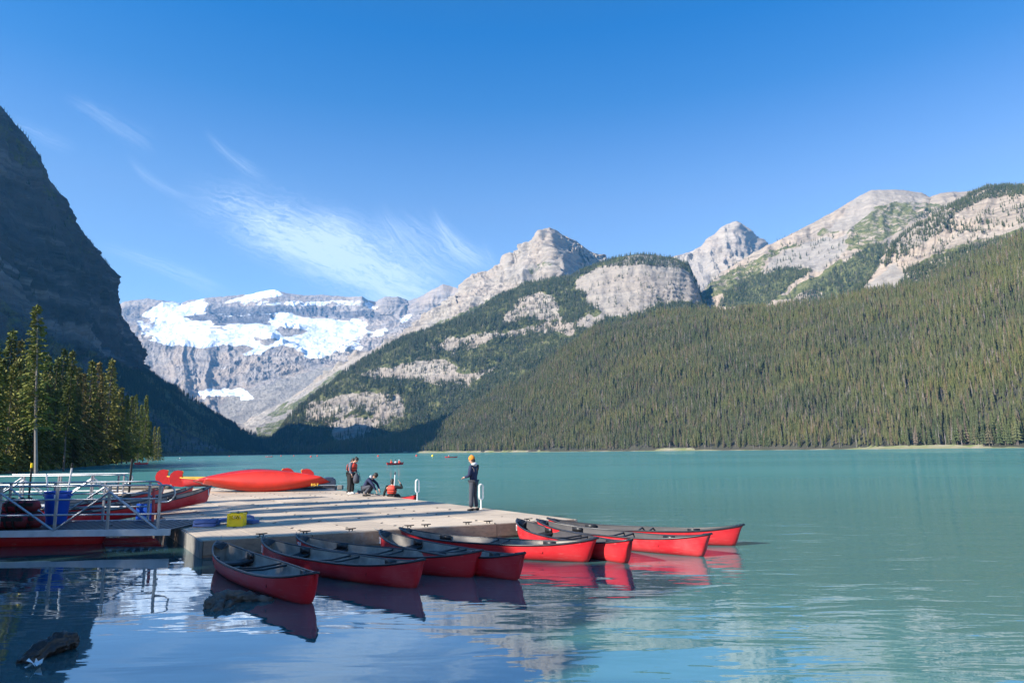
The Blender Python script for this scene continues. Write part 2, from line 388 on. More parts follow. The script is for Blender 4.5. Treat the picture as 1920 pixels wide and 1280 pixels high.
def resample(row, N, mode):
    P = []
    for px, py, Y in row:
        P.append(on_z(px, Y, -1.5) if py is None else at_Y(px, py, Y))
    P = np.array(P); X = np.array([r_[0] for r_ in row], float)
    if mode == 'px':
        key = (X-X[0])/(X[-1]-X[0])
    else:
        d = np.linalg.norm(np.diff(P, axis=0), axis=1); key = np.r_[0, np.cumsum(d)]; key /= key[-1]
    # interpolate in pixel fan for straight-looking outlines: divide by Y
    u = np.linspace(0, 1, N)
    Y = np.interp(u, key, P[:, 1]); a = np.interp(u, key, P[:, 0]/P[:, 1]); b = np.interp(u, key, (P[:, 2]-CAM[2])/P[:, 1])
    return np.stack([a*Y, Y, CAM[2]+b*Y], -1)

def smooth1(A, axis, n):
    for _ in range(n):
        B = A.copy()
        sl = [slice(None)]*A.ndim; sm = list(sl); sp_ = list(sl)
        sl[axis] = slice(1, -1); sm[axis] = slice(0, -2); sp_[axis] = slice(2, None)
        B[tuple(sl)] = (A[tuple(sm)]+2*A[tuple(sl)]+A[tuple(sp_)])/4; A = B
    return A

def patch(name, rows, N, Ms, mat, mode='px', amp=30, wl=400, vertical=0.25, ridge=0.5, back=600, smooth=6, seed=0,
          masks=None, flat=0.25, gully=0.0, gully_wl=90, terr=0.0, terr_h=60, fade0=True, ridge_jag=1.0, crag=0.30, away_dir=None, tidy=None, kind='structure'):
    R_ = [resample(r_, N, mode) for r_ in rows]
    G = []
    for a, b, m_ in zip(R_[:-1], R_[1:], Ms):
        for k in range(m_): G.append(a+(b-a)*(k/m_))
    G.append(R_[-1]); G = np.array(G); crest = len(G)-1
    g2 = smooth1(G, 0, smooth); g2[0] = G[0]; g2[-1] = G[-1]; G = g2
    # direction of displacement: the surface's mean normal, horizontal part towards the viewer
    du = np.gradient(G, axis=1); dv = np.gradient(G, axis=0); n = np.cross(du, dv); n /= np.linalg.norm(n, axis=-1)[..., None]+1e-9
    flip = np.sum(n*(CAM-G), -1) < 0; n[flip] *= -1
    n = smooth1(smooth1(n, 0, 6), 1, 6); n /= np.linalg.norm(n, axis=-1)[..., None]+1e-9
    gx, gy, _g = project(G); calmf = np.zeros(gx.shape)
    for (mn, wgt, poly) in (masks or []):
        if mn in ('snow', 'scree'): calmf = np.where(inpoly(gx, gy, poly), wgt, calmf)
    calmf = 1-.82*smooth1(smooth1(calmf, 0, 4), 1, 4)
    Q = G/wl+seed*3.7
    d = (1-ridge)*fbm(Q, 6, 0.5)+ridge*(fbm(Q*0.8+9, 6, 0.52, True)-0.6)
    d = d*amp
    cq = G/(wl*.16)+seed*1.7; cq[..., 2] *= .55
    d += amp*crag*.75*(fbm(cq, 5, 0.6, True)-0.75)*calmf*np.clip(.65+1.1*fbm(G/(wl*.7)+11, 3), .15, 1.3)
    if gully:
        # channels that follow the fall line: noise constant down the slope
        u = np.cumsum(np.linalg.norm(du[..., :2], axis=-1), axis=1)
        base = np.mean(u, axis=0)[None, :]+0*u
        v = (G[..., 2]-G[..., 2].min())
        q = np.stack([base/gully_wl+0.35*fbm(G/(wl*.5)+5, 3), v/(gully_wl*7), np.full_like(v, seed*1.3)], -1)
        d += gully*(fbm(q, 4, 0.5, True)-0.5)*calmf
    if terr:
        zt = (G[..., 2]+25*fbm(G/(wl*1.5)+2, 3))/terr_h
        fr = zt-np.floor(zt); st = np.clip((fr-0.0)/0.65, 0, 1); st = st*st*(3-2*st)
        d += terr*(0.5-(fr-st))*1.0
    vv = np.linspace(0, 1, len(G))[:, None]
    env = np.clip(vv/0.04, 0, 1) if fade0 else np.ones_like(vv)
    env2 = env*(0.12+0.88*np.clip((1-vv)/0.09, 0, 1))
    D = n*(d*env2)[..., None]; D[..., 2] *= 0.6
    Pn = G+D
    jag = fbm(G/(wl*0.12)+31, 5, 0.62)*amp*0.13*ridge_jag
    Pn[..., 2] += jag*env
    if tidy: Pn = tidy(Pn, vv)
    # far side
    top = Pn[-1]; hor = top.copy(); hor[:, 2] = 0; hor /= np.linalg.norm(hor, axis=1)[:, None]
    away = hor.copy() if away_dir is None else np.tile(np.array(away_dir, float), (len(top), 1))
    away /= np.linalg.norm(away, axis=1)[:, None]
    ext = []
    for k in range(1, 9):
        t_ = k/8; q = top+away*back*t_; q[:, 2] = top[:, 2]*(1-t_**1.2)-1.5*t_
        q[:, 2] += fbm(q/(wl*.6)+3, 4)*amp*.5*(1-t_); ext.append(q)
    A = np.concatenate([Pn, np.array(ext)], 0)
    nv, nu = A.shape[:2]
    V_ = A.reshape(-1, 3); idx = np.arange(nv*nu).reshape(nv, nu)
    Fq = np.stack([idx[:-1, :-1], idx[:-1, 1:], idx[1:, 1:], idx[1:, :-1]], -1).reshape(-1, 4)
    me = bpy.data.meshes.new(name); me.vertices.add(len(V_)); me.vertices.foreach_set('co', V_.ravel().astype(np.float32))
    me.loops.add(len(Fq)*4); me.loops.foreach_set('vertex_index', Fq.ravel().astype(np.int32))
    me.polygons.add(len(Fq)); me.polygons.foreach_set('loop_start', (np.arange(len(Fq))*4).astype(np.int32))
    me.polygons.foreach_set('use_smooth', np.ones(len(Fq), bool)); me.update(calc_edges=True); me.validate()
    me.materials.append(mat)
    px, py, _z = project(V_)
    jx = fbm(V_/(wl*.25)+70, 4)*9; jy = fbm(V_/(wl*.25)+90, 4)*7
    for nm in ('snow', 'green', 'scree', 'dark'):
        val = np.zeros(len(V_))
        for (mn, wgt, poly) in (masks or []):
            if mn == nm: val = np.where(inpoly(px+jx, py+jy, poly), wgt, val)
        if val.any() or nm == 'snow':
            val = smooth1(smooth1(val.reshape(nv, nu), 0, 1), 1, 1).ravel()
        at = me.attributes.new(nm, 'FLOAT', 'POINT'); at.data.foreach_set('value', val.astype(np.float32))
    o = link(name, me); tag(o, kind=kind)
    return o, Pn
POLY = lambda s, o, pts: [(x/s+o[0], y/s+o[1]) for x, y in pts]
ROCK_W = rock_mat('pale_limestone', (0.17, 0.15, 0.14), (0.31, 0.275, 0.235), (0.42, 0.38, 0.33), 0.06, sbump=9)
ROCK_V = rock_mat('grey_limestone', (0.14, 0.13, 0.135), (0.28, 0.255, 0.245), (0.40, 0.36, 0.315), 0.035, sbump=16, tint=(0.36, 0.29, 0.23))
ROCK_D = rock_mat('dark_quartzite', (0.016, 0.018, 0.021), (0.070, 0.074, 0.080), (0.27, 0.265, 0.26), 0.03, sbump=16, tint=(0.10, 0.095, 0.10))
ROCK_T = rock_mat('tan_quartzite', (0.16, 0.135, 0.115), (0.27, 0.23, 0.19), (0.38, 0.33, 0.275), 0.09, tilt=(-.12, 0), sbump=4, tint=(0.40, 0.32, 0.25))

# far glacier mountain
zv = lambda pts: POLY(2.743, (200, 500), pts)
snow = [('snow', 1, zv([(290, 172), (330, 186), (400, 190), (425, 172), (505, 168), (520, 215), (505, 245), (415, 255), (425, 278), (560, 292), (700, 288), (760, 280), (850, 292), (850, 262), (880, 250), (1000, 250), (1100, 264), (1170, 274), (1310, 272), (1325, 300), (1345, 320), (1440, 318), (1425, 352), (1330, 350), (1260, 380), (1185, 402), (1190, 432), (1160, 462), (1100, 482), (1022, 474), (1010, 440), (960, 410), (900, 400), (830, 430), (800, 458), (690, 446), (760, 425), (720, 412), (560, 412), (480, 412), (400, 396), (280, 402), (235, 370), (172, 355), (240, 275), (188, 258)])),
        ('snow', 1, zv([(590, 190), (640, 170), (760, 132), (860, 115), (905, 132), (880, 145), (760, 172), (640, 186)])),
        ('snow', 1, zv([(1745, 86), (1858, 118), (1845, 134), (1760, 104)])), ('snow', 1, zv([(1330, 178), (1380, 210), (1350, 225), (1320, 190)])),
        ('snow', 1, zv([(475, 640), (560, 640), (690, 618), (745, 660), (680, 672), (600, 668), (480, 675)])), ('snow', 1, zv([(1510, 270), (1560, 255), (1570, 275), (1520, 295)])),
        ('snow', .30, zv([(560, 480), (700, 490), (690, 570), (600, 600), (580, 540)])), ('snow', .55, zv([(1180, 400), (1330, 350), (1300, 420), (1190, 440)])),
        ('snow', 0, zv([(865, 312), (900, 300), (1010, 318), (1065, 338), (1000, 352), (900, 356)])), ('snow', 0, zv([(765, 365), (890, 378), (860, 398), (790, 400)])),
        ('snow', .35, zv([(530, 300), (610, 300), (610, 325), (540, 320)])), ('snow', .55, zv([(700, 170), (1300, 170), (1300, 200), (700, 195)])),
        ('snow', .5, zv([(570, 238), (930, 240), (1000, 250), (560, 252)])), ('snow', .5, zv([(150, 280), (260, 270), (240, 330), (180, 350)])),
        ('dark', .75, zv([(520, 212), (800, 202), (1100, 208), (1250, 222), (1400, 235), (1440, 280), (1310, 262), (1000, 246), (850, 246), (850, 285), (700, 285), (560, 288), (425, 275), (410, 255), (510, 246)])),
        ('dark', .45, zv([(60, 205), (190, 210), (200, 270), (120, 290), (60, 260)])),
        ('scree', 1, zv([(560, 720), (700, 640), (900, 580), (1100, 520), (1250, 500), (1000, 760), (900, 860), (700, 860), (600, 800)]))]
patch('mountain', [
    [(150, 851, 2450), (560, 850, 2450), (950, 840, 2450)],
    [(150, 826, 3300), (400, 818, 3300), (560, 812, 3300), (950, 720, 3300)],
    [(150, 770, 4300), (350, 762, 4300), (430, 735, 4500), (560, 712, 4600), (700, 690, 4600), (950, 650, 4400)],
    [(150, 655, 4800), (300, 650, 4850), (500, 652, 4950), (600, 662, 5000), (700, 664, 5000), (950, 620, 4900)],
    [(150, 600, 6000), (400, 598, 6100), (600, 596, 6200), (700, 602, 6200), (950, 590, 6000)],
    [(150, 600, 6250), (215, 577, 6250), (235, 565, 6250), (275, 560, 6250), (305, 563, 6250), (340, 569, 6400), (352, 564, 6400), (385, 560, 6400), (400, 558, 6400), (470, 552, 6450), (500, 545, 6450), (515, 543, 6450), (535, 550, 6450), (570, 554, 6450), (605, 553, 6450), (650, 556, 6450), (678, 557, 6400), (690, 563, 6500), (705, 566, 6600), (722, 557, 6300), (745, 556, 6300), (765, 565, 6400), (790, 556, 6200), (832, 532, 6000), (850, 538, 6000), (876, 546, 5900), (950, 600, 5700)]],
    760, [30, 60, 80, 70, 50], ROCK_V, amp=62, wl=800, ridge=.6, back=2500, seed=1, masks=snow, gully=30, gully_wl=170, smooth=3, terr=26, terr_h=75, ridge_jag=.9, crag=.55)

# middle pointed peak with long scree shoulder
zp = lambda pts: POLY(3.2, (850, 400), pts)
mC = [('scree', .9, [(420, 840), (500, 770), (600, 715), (680, 675), (730, 648), (800, 610), (850, 590), (800, 640), (700, 700), (600, 780), (500, 850)]),
      ('green', .60, [(500, 775), (560, 745), (640, 690), (650, 700), (560, 760), (510, 790)]),
      ('green', .62, [(690, 670), (760, 630), (830, 600), (900, 570), (950, 545), (960, 560), (860, 600), (760, 650)]),
      ('green', .60, [(480, 800), (520, 790), (580, 760), (590, 800), (520, 840), (480, 830)]),
      ('green', .50, zp([(430, 340), (560, 290), (640, 300), (560, 330), (470, 380)])),
      ('scree', .6, zp([(350, 330), (480, 300), (520, 350), (400, 420), (300, 420)]))]
def turn_peak(P, vv):                       # a buttress below the summit, its right flank turned away from the sun
    px, py, z = project(P); t_ = np.clip((px-(1030+(py-430)*.42))/95, 0, 1.4); k = np.clip((560-py)/60, 0, 1)
    off = 330*np.power(t_, 1.0)*k; 
    off = off*.62+55*k*fbm(P/np.array([70., 70., 260.]), 3, .5, True)*np.clip(t_*3, 0, 1); q = P.copy(); q[..., 0] += off*((px-960)/F); q[..., 1] += off; q[..., 2] += off*(848-(px-960)*.0113-py)/F
    return q
patch('mountain', [
    [(350, 852, 2250), (800, 850, 2200), (1250, 800, 2400)],
    [(380, 838, 2500), (520, 815, 2500), (700, 740, 2600), (900, 660, 2700), (1250, 640, 2900)],
    [(430, 820, 3000), (502, 785, 3000), (600, 735, 3000), (729, 665, 3050), (790, 632, 3100), (870, 590, 3100), (960, 540, 3100), (1030, 510, 3050), (1100, 530, 3250), (1250, 590, 3500)],
    [(440, 815, 3300), (502, 770, 3300), (600, 712, 3300), (674, 671, 3300), (729, 643, 3350), (790, 607, 3400), (840, 575, 3450), (868, 548, 3450), (876, 545, 3450), (884, 520, 3450), (893, 516, 3450), (915, 510, 3450), (955, 495, 3450), (959, 479, 3450), (975, 474, 3450), (1003, 449, 3400), (1010, 441, 3400), (1020, 431, 3400), (1031, 426, 3400), (1041, 431, 3420), (1054, 440, 3450), (1080, 452, 3500), (1104, 470, 3550), (1137, 488, 3650), (1190, 540, 3750), (1250, 570, 3900)]],
    620, [30, 80, 100], ROCK_W, amp=40, wl=380, ridge=.75, back=1500, seed=2, masks=mC, gully=26, gully_wl=80, terr=9, terr_h=34, crag=.6, ridge_jag=.45, tidy=turn_peak)

# far right peak
patch('mountain', [
    [(1150, 640, 3600), (1330, 640, 3600), (1520, 620, 3600)],
    [(1150, 560, 4100), (1330, 545, 4050), (1520, 530, 4200)],
    [(1150, 530, 4600), (1255, 484, 4600), (1300, 471, 4600), (1318, 460, 4600), (1328, 447, 4600), (1340, 440, 4580), (1352, 427, 4560), (1372, 418, 4540), (1382, 415, 4540), (1400, 428, 4560), (1415, 440, 4600), (1421, 452, 4620), (1436, 463, 4700), (1520, 530, 4900)]],
    300, [60, 80], ROCK_W, amp=48, wl=420, ridge=.75, back=1500, seed=3, masks=[('scree', .5, [(1250, 500), (1330, 480), (1350, 620), (1250, 620)])], gully=32, gully_wl=90, terr=10, terr_h=40, crag=.6, ridge_jag=.45,
    tidy=lambda P, vv: (lambda px, py, z: P+np.stack([(px-960)/F, np.ones_like(px), (845-py)/F], -1)*(np.clip((px-1385-(py-415)*.2)/60, 0, 1.3)*150*np.clip((540-py)/60, 0, 1))[..., None])(*project(P)))

# right mountain with meadow bowls
zr = lambda pts: POLY(3.097, (1300, 330), pts)
mG = [('scree', .7, zr([(940, 90), (1100, 75), (1350, 100), (1300, 200), (1100, 170), (1000, 260), (900, 330), (780, 330), (900, 200)])),
      ('green', .56, zr([(1040, 190), (1180, 150), (1330, 150), (1480, 160), (1300, 240), (1200, 330), (1000, 440), (880, 430), (880, 340), (980, 250)])),
      ('green', .60, zr([(60, 640), (200, 540), (400, 450), (640, 380), (760, 300), (860, 330), (700, 350), (480, 460), (380, 570), (200, 680), (60, 720)])),
      ('scree', .95, zr([(380, 570), (500, 460), (640, 380), (760, 350), (860, 380), (830, 470), (740, 555), (560, 530)])),
      ('scree', 1, zr([(850, 370), (890, 330), (880, 420), (820, 500), (760, 510)])),
      ('green', .85, zr([(470, 720), (600, 640), (740, 560), (860, 480), (860, 560), (700, 640), (560, 720)])),
      ('green', .9, zr([(150, 760), (200, 660), (400, 560), (560, 530), (690, 545), (560, 640), (470, 720), (400, 760)])),
      ('green', .9, zr([(700, 640), (860, 510), (1000, 420), (1130, 380), (1100, 560), (970, 660), (800, 760)]))]
patch('mountain', [
    [(1270, 660, 1900), (1500, 640, 1900), (1750, 620, 1900), (2500, 600, 1700)],
    [(1270, 620, 2200), (1330, 600, 2150), (1450, 540, 2200), (1600, 500, 2150), (1750, 470, 2100), (2500, 400, 2000)],
    [(1270, 610, 2500), (1303, 582, 2500), (1318, 545, 2500), (1350, 512, 2550), (1400, 484, 2600), (1430, 467, 2600), (1520, 421, 2700), (1570, 394, 2700), (1608, 370, 2750), (1634, 357, 2750), (1680, 356, 2750), (1728, 361, 2750), (1742, 370, 2750), (1765, 362, 2700), (1820, 359, 2700), (1900, 350, 2700), (2100, 300, 2600), (2500, 250, 2400)]],
    620, [60, 110], ROCK_T, amp=26, wl=380, ridge=.6, back=1400, seed=4, masks=mG, gully=14, gully_wl=70, terr=5, terr_h=24, ridge_jag=.6, crag=.5)
mG2 = [('scree', .55, zr([(1130, 400), (1300, 260), (1480, 200), (1480, 260), (1330, 400), (1250, 440), (1130, 450)])),
       ('green', .55, zr([(1400, 440), (1700, 360), (1920, 300), (1920, 420), (1300, 560), (1200, 620)])),
       ('scree', 1, zr([(960, 660), (1100, 540), (1180, 500), (1240, 570), (1280, 580), (1180, 650)]))]
ridge_near, PG2 = patch('mountain', [
    [(1560, 640, 1350), (1800, 620, 1300), (2500, 560, 1000)],
    [(1590, 580, 1420), (1640, 545, 1430), (1750, 500, 1440), (1900, 440, 1400), (2500, 350, 1150)],
    [(1610, 560, 1500), (1640, 530, 1520), (1662, 478, 1560), (1672, 462, 1570), (1700, 440, 1600), (1720, 425, 1620), (1760, 400, 1650), (1800, 378, 1700), (1826, 362, 1720), (1850, 353, 1720), (1880, 350, 1700), (1920, 353, 1650), (2100, 300, 1550), (2500, 220, 1350)]],
    460, [40, 110], ROCK_T, amp=16, wl=240, ridge=.6, back=900, seed=5, masks=mG2, gully=8, gully_wl=40, terr=6, terr_h=14, ridge_jag=.6, crag=.6)

# forested ridge with rock bands and the domed cliff
BR = [zp([(735, 405), (850, 340), (1040, 268), (1180, 250), (1330, 285), (1400, 330), (1470, 440), (1490, 545), (1400, 530), (1290, 545), (1170, 560), (1150, 580), (1080, 610), (1030, 618), (890, 625), (830, 690), (735, 690), (740, 655), (800, 615), (900, 590), (800, 545), (800, 480), (735, 460)]),
      zp([(350, 590), (400, 520), (520, 472), (600, 490), (640, 560), (640, 640), (560, 640), (440, 620), (380, 650), (270, 650)]),
      zp([(0, 770), (100, 740), (240, 740), (400, 690), (560, 650), (700, 650), (735, 690), (720, 735), (600, 700), (480, 735), (300, 720), (200, 780), (0, 815)]),
      POLY(4.3636, (560, 600), [(1060, 210), (1250, 150), (1500, 110), (1900, 60), (1900, 110), (1600, 150), (1500, 200), (1250, 240), (1100, 250)]),
      POLY(4.3636, (560, 600), [(520, 440), (700, 390), (900, 360), (1180, 320), (1260, 360), (1300, 420), (1450, 420), (1640, 390), (1420, 500), (1380, 540), (1280, 510), (1100, 520), (1000, 490), (800, 480), (560, 470)]),
      POLY(4.3636, (560, 600), [(60, 720), (200, 650), (420, 600), (560, 580), (760, 600), (850, 640), (870, 720), (880, 790), (780, 810), (760, 790), (640, 780), (500, 740), (330, 790), (230, 800), (200, 830), (90, 830)]),
      POLY(4.3636, (560, 600), [(200, 830), (420, 790), (760, 780), (740, 850), (660, 880), (560, 930), (440, 1020), (340, 1010), (230, 900)])]
mB = [('green', .72, [(480, 860), (480, 700), (900, 520), (1320, 450), (1340, 860)])]+[('green', .12, p) for p in BR]+[('scree', .35, BR[0])]
bee, PB = patch('mountain', [
    [(480, None, 1990), (600, None, 1800), (800, 846, 1640), (1000, 760, 1640), (1330, 640, 1640)],
    [(500, 838, 2030), (570, 800, 1950), (640, 770, 1950), (760, 755, 1950), (900, 720, 1900), (1080, 650, 1850), (1340, 600, 1900)],
    [(516, 830, 2080), (572, 772, 2050), (640, 720, 2100), (760, 660, 2120), (880, 622, 2150), (960, 600, 2150), (1060, 585, 2120), (1130, 570, 2060), (1200, 560, 2050), (1290, 565, 2100), (1345, 610, 2300)],
    [(522, 826, 2150), (560, 792, 2150), (577, 765, 2150), (600, 742, 2150), (640, 702, 2200), (680, 677, 2220), (720, 657, 2250), (800, 623, 2250), (850, 606, 2280), (880, 594, 2300), (910, 577, 2320), (940, 557, 2350), (965, 540, 2370), (990, 530, 2370), (1050, 524, 2370), (1075, 519, 2350), (1105, 503, 2300), (1130, 491, 2280), (1160, 482, 2280), (1200, 476, 2280), (1240, 480, 2300), (1270, 486, 2310), (1288, 497, 2320), (1301, 525, 2340), (1310, 555, 2360), (1316, 578, 2380), (1345, 612, 2400)]],
    620, [50, 60, 70], ROCK_W, amp=20, wl=240, ridge=.6, back=700, seed=6, masks=mB, gully=5, gully_wl=45, terr=9, terr_h=22, ridge_jag=.4, smooth=3, crag=.34)

# front forested slope
slopeA_mat = pmat('forest_floor', (0.030, 0.034, 0.018), 0.95, col2=(0.055, 0.05, 0.035), vscale=0.02)
def patchA():
    rows = [[(540, None, 1720), (700, None, 1420), (800, None, 1250), (1200, None, 880), (1500, None, 700), (1920, None, 560), (2500, None, 420)],
            [(540, 848, 1740), (700, 844, 1450), (800, 842, 1290), (1200, 834, 910), (1500, 828, 730), (1920, 812, 590), (2500, 780, 440)],
            [(540, 850, 1800), (600, 847, 1760), (700, 836, 1680), (800, 808, 1600), (900, 755, 1550), (1000, 700, 1500), (1075, 648, 1450), (1115, 618, 1440), (1210, 592, 1400), (1318, 582, 1330), (1450, 580, 1230), (1620, 556, 1150), (1720, 532, 1100), (1800, 492, 1060), (1920, 445, 1000), (2100, 400, 930), (2500, 330, 760)]]
    return patch('forest_slope', rows, 420, [10, 120], slopeA_mat, amp=16, wl=260, ridge=.3, back=500, seed=8, ridge_jag=.6)
oA, PA = patchA()

# shaded cliff on the left and its lower slope
mE = [('green', .48, [(-900, 560), (0, 560), (120, 640), (260, 690), (200, 700), (0, 680), (-900, 700)]), ('green', .42, [(-200, 180), (0, 200), (90, 330), (190, 490), (170, 500), (60, 350), (0, 260), (-200, 240)])]
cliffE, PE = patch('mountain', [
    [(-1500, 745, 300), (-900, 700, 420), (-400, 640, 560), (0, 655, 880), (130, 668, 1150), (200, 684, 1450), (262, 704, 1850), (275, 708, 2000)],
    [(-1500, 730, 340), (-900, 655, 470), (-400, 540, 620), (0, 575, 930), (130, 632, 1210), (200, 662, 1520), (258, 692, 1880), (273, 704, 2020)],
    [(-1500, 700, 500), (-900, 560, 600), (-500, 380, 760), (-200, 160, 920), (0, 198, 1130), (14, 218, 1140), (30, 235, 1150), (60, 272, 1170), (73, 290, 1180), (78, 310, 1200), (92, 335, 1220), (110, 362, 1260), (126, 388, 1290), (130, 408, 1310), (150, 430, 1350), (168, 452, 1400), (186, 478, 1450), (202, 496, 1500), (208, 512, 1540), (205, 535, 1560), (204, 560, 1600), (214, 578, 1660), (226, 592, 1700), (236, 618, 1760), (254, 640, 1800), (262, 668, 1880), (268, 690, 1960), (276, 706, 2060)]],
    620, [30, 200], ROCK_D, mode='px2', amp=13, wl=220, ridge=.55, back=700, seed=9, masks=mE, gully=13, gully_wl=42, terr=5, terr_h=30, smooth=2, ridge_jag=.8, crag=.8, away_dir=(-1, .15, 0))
mE2 = [('green', .95, [(-900, 400), (560, 400), (560, 900), (-900, 900)]), ('green', .36, [(300, 850), (330, 800), (420, 850)]), ('green', .40, [(90, 640), (290, 770), (330, 800), (280, 800), (160, 700), (80, 660)]), ('green', .45, [(290, 790), (340, 800), (400, 835), (440, 850), (300, 850)]), ('green', .3, [(110, 630), (200, 690), (240, 720), (190, 700), (110, 645)])]
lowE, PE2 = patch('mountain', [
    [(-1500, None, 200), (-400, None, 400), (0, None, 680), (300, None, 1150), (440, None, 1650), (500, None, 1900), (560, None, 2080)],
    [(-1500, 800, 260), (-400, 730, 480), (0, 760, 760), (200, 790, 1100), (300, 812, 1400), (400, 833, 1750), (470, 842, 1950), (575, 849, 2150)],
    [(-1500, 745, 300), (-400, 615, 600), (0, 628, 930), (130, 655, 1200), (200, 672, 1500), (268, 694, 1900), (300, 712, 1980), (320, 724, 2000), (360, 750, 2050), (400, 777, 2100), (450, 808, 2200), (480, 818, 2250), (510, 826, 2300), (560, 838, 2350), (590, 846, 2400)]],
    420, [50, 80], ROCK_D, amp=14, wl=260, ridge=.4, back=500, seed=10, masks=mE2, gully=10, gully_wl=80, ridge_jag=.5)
for o_ in [o for o in COL.objects if o.name.startswith('mountain')]: tag(o_, kind='structure')

#@FOREST
# ---------------------------------------------------------------- conifers
def foliage_mat(name, stops, rough=0.75, trans=0.25):
    m_ = bpy.data.materials.new(name); m_.use_nodes = True; t = NT(m_.node_tree); b = t.n['Principled BSDF']
    oi = t.new('ShaderNodeObjectInfo'); ge = t.new('ShaderNodeNewGeometry')
    c = t.ramp(oi.outputs['Random'], stops)
    nz = t.noise(ge.outputs['Position'], 0.9, 3, 0.6)
    c = t.mix(1.0, c, t.ramp(nz, [(0.3, 0.62), (0.7, 1.35)]), 'MULTIPLY')
    c = t.mix(1.0, c, t.ramp(t.noise(ge.outputs['Position'], 0.011, 4, 0.6), [(0.34, (.68, .76, .84)), (0.52, (.92, .95, .90)), (0.66, (1.0, 1.0, .78))]), 'MULTIPLY')
    t.l.new(c, b.inputs['Base Color']); b.inputs['Roughness'].default_value = rough; b.inputs['Specular IOR Level'].default_value = .2
    return m_
G_ = [(0.0, (0.066, 0.082, 0.032)), (0.2, (0.096, 0.110, 0.042)), (0.4, (0.120, 0.122, 0.050)), (0.58, (0.076, 0.086, 0.038)), (0.74, (0.135, 0.122, 0.056)), (0.88, (0.135, 0.108, 0.062)), (0.95, (0.155, 0.108, 0.076)), (1.0, (0.21, 0.18, 0.155))]
M['far_needles'] = foliage_mat('far_spruce_needles', G_)
M['far_dark'] = foliage_mat('high_spruce_needles', [(0, (0.040, 0.058, 0.026)), (.5, (0.064, 0.080, 0.038)), (.85, (0.090, 0.092, 0.050)), (1, (0.15, 0.135, 0.115))])
M['shade_needles'] = foliage_mat('shaded_slope_needles', [(0, (0.020, 0.034, 0.018)), (1, (0.045, 0.06, 0.03))])  # darker copy of the needles, the slope's shade put into the colour
M['near_needles'] = foliage_mat('near_spruce_needles', [(0, (0.11, 0.125, 0.032)), (.3, (0.18, 0.19, 0.045)), (.6, (0.23, 0.205, 0.055)), (.8, (0.15, 0.17, 0.042)), (1, (0.26, 0.19, 0.065))])
M['bark'] = pmat('grey_bark', (0.16, 0.13, 0.11), 0.9, col2=(0.07, 0.055, 0.045), vscale=3)
M['pale_bark'] = pmat('pale_dead_bark', (0.24, 0.21, 0.19), 0.9, col2=(0.18, 0.16, 0.15), vscale=3)

def far_tree(h, r_, tiers, spokes, seed, low=0.12, dead=False):
    q = random.Random(seed); mb = MB()
    mb.cur = 1; mb.tube([(0, 0, -1.5), (0, 0, h*.5), (0, 0, h*.97)], [h*.011+.06, h*.008+.03, 0.02], 4, False); mb.cur = 0
    for i in range(tiers):
        t_ = i/(tiers-1); z = h*(low+(0.93-low)*t_); rad = r_*(1-t_)**.75*(q.uniform(.8, 1.15))+.18
        if dead: rad *= .45
        top = z+h*(1-low)/tiers*1.25; a0 = q.uniform(0, 6.28); vs = [(0, 0, top)]; n = spokes*2
        for k in range(n):
            rr = rad*(1.0 if k % 2 == 0 else .42)*q.uniform(.7, 1.2); a = a0+2*math.pi*k/n
            vs.append((rr*math.cos(a), rr*math.sin(a), z-(h*.018 if k % 2 == 0 else -h*.01)*q.uniform(.5, 1.8)))
        mb.add(vs, [(0, 1+k, 1+(k+1) % n) for k in range(n)])
    mb.add([(0.1, 0, h*.9), (-.1, .1, h*.9), (0, -.1, h*.9), (0, 0, h*1.02)], [(0, 1, 3), (1, 2, 3), (2, 0, 3)])
    return mb
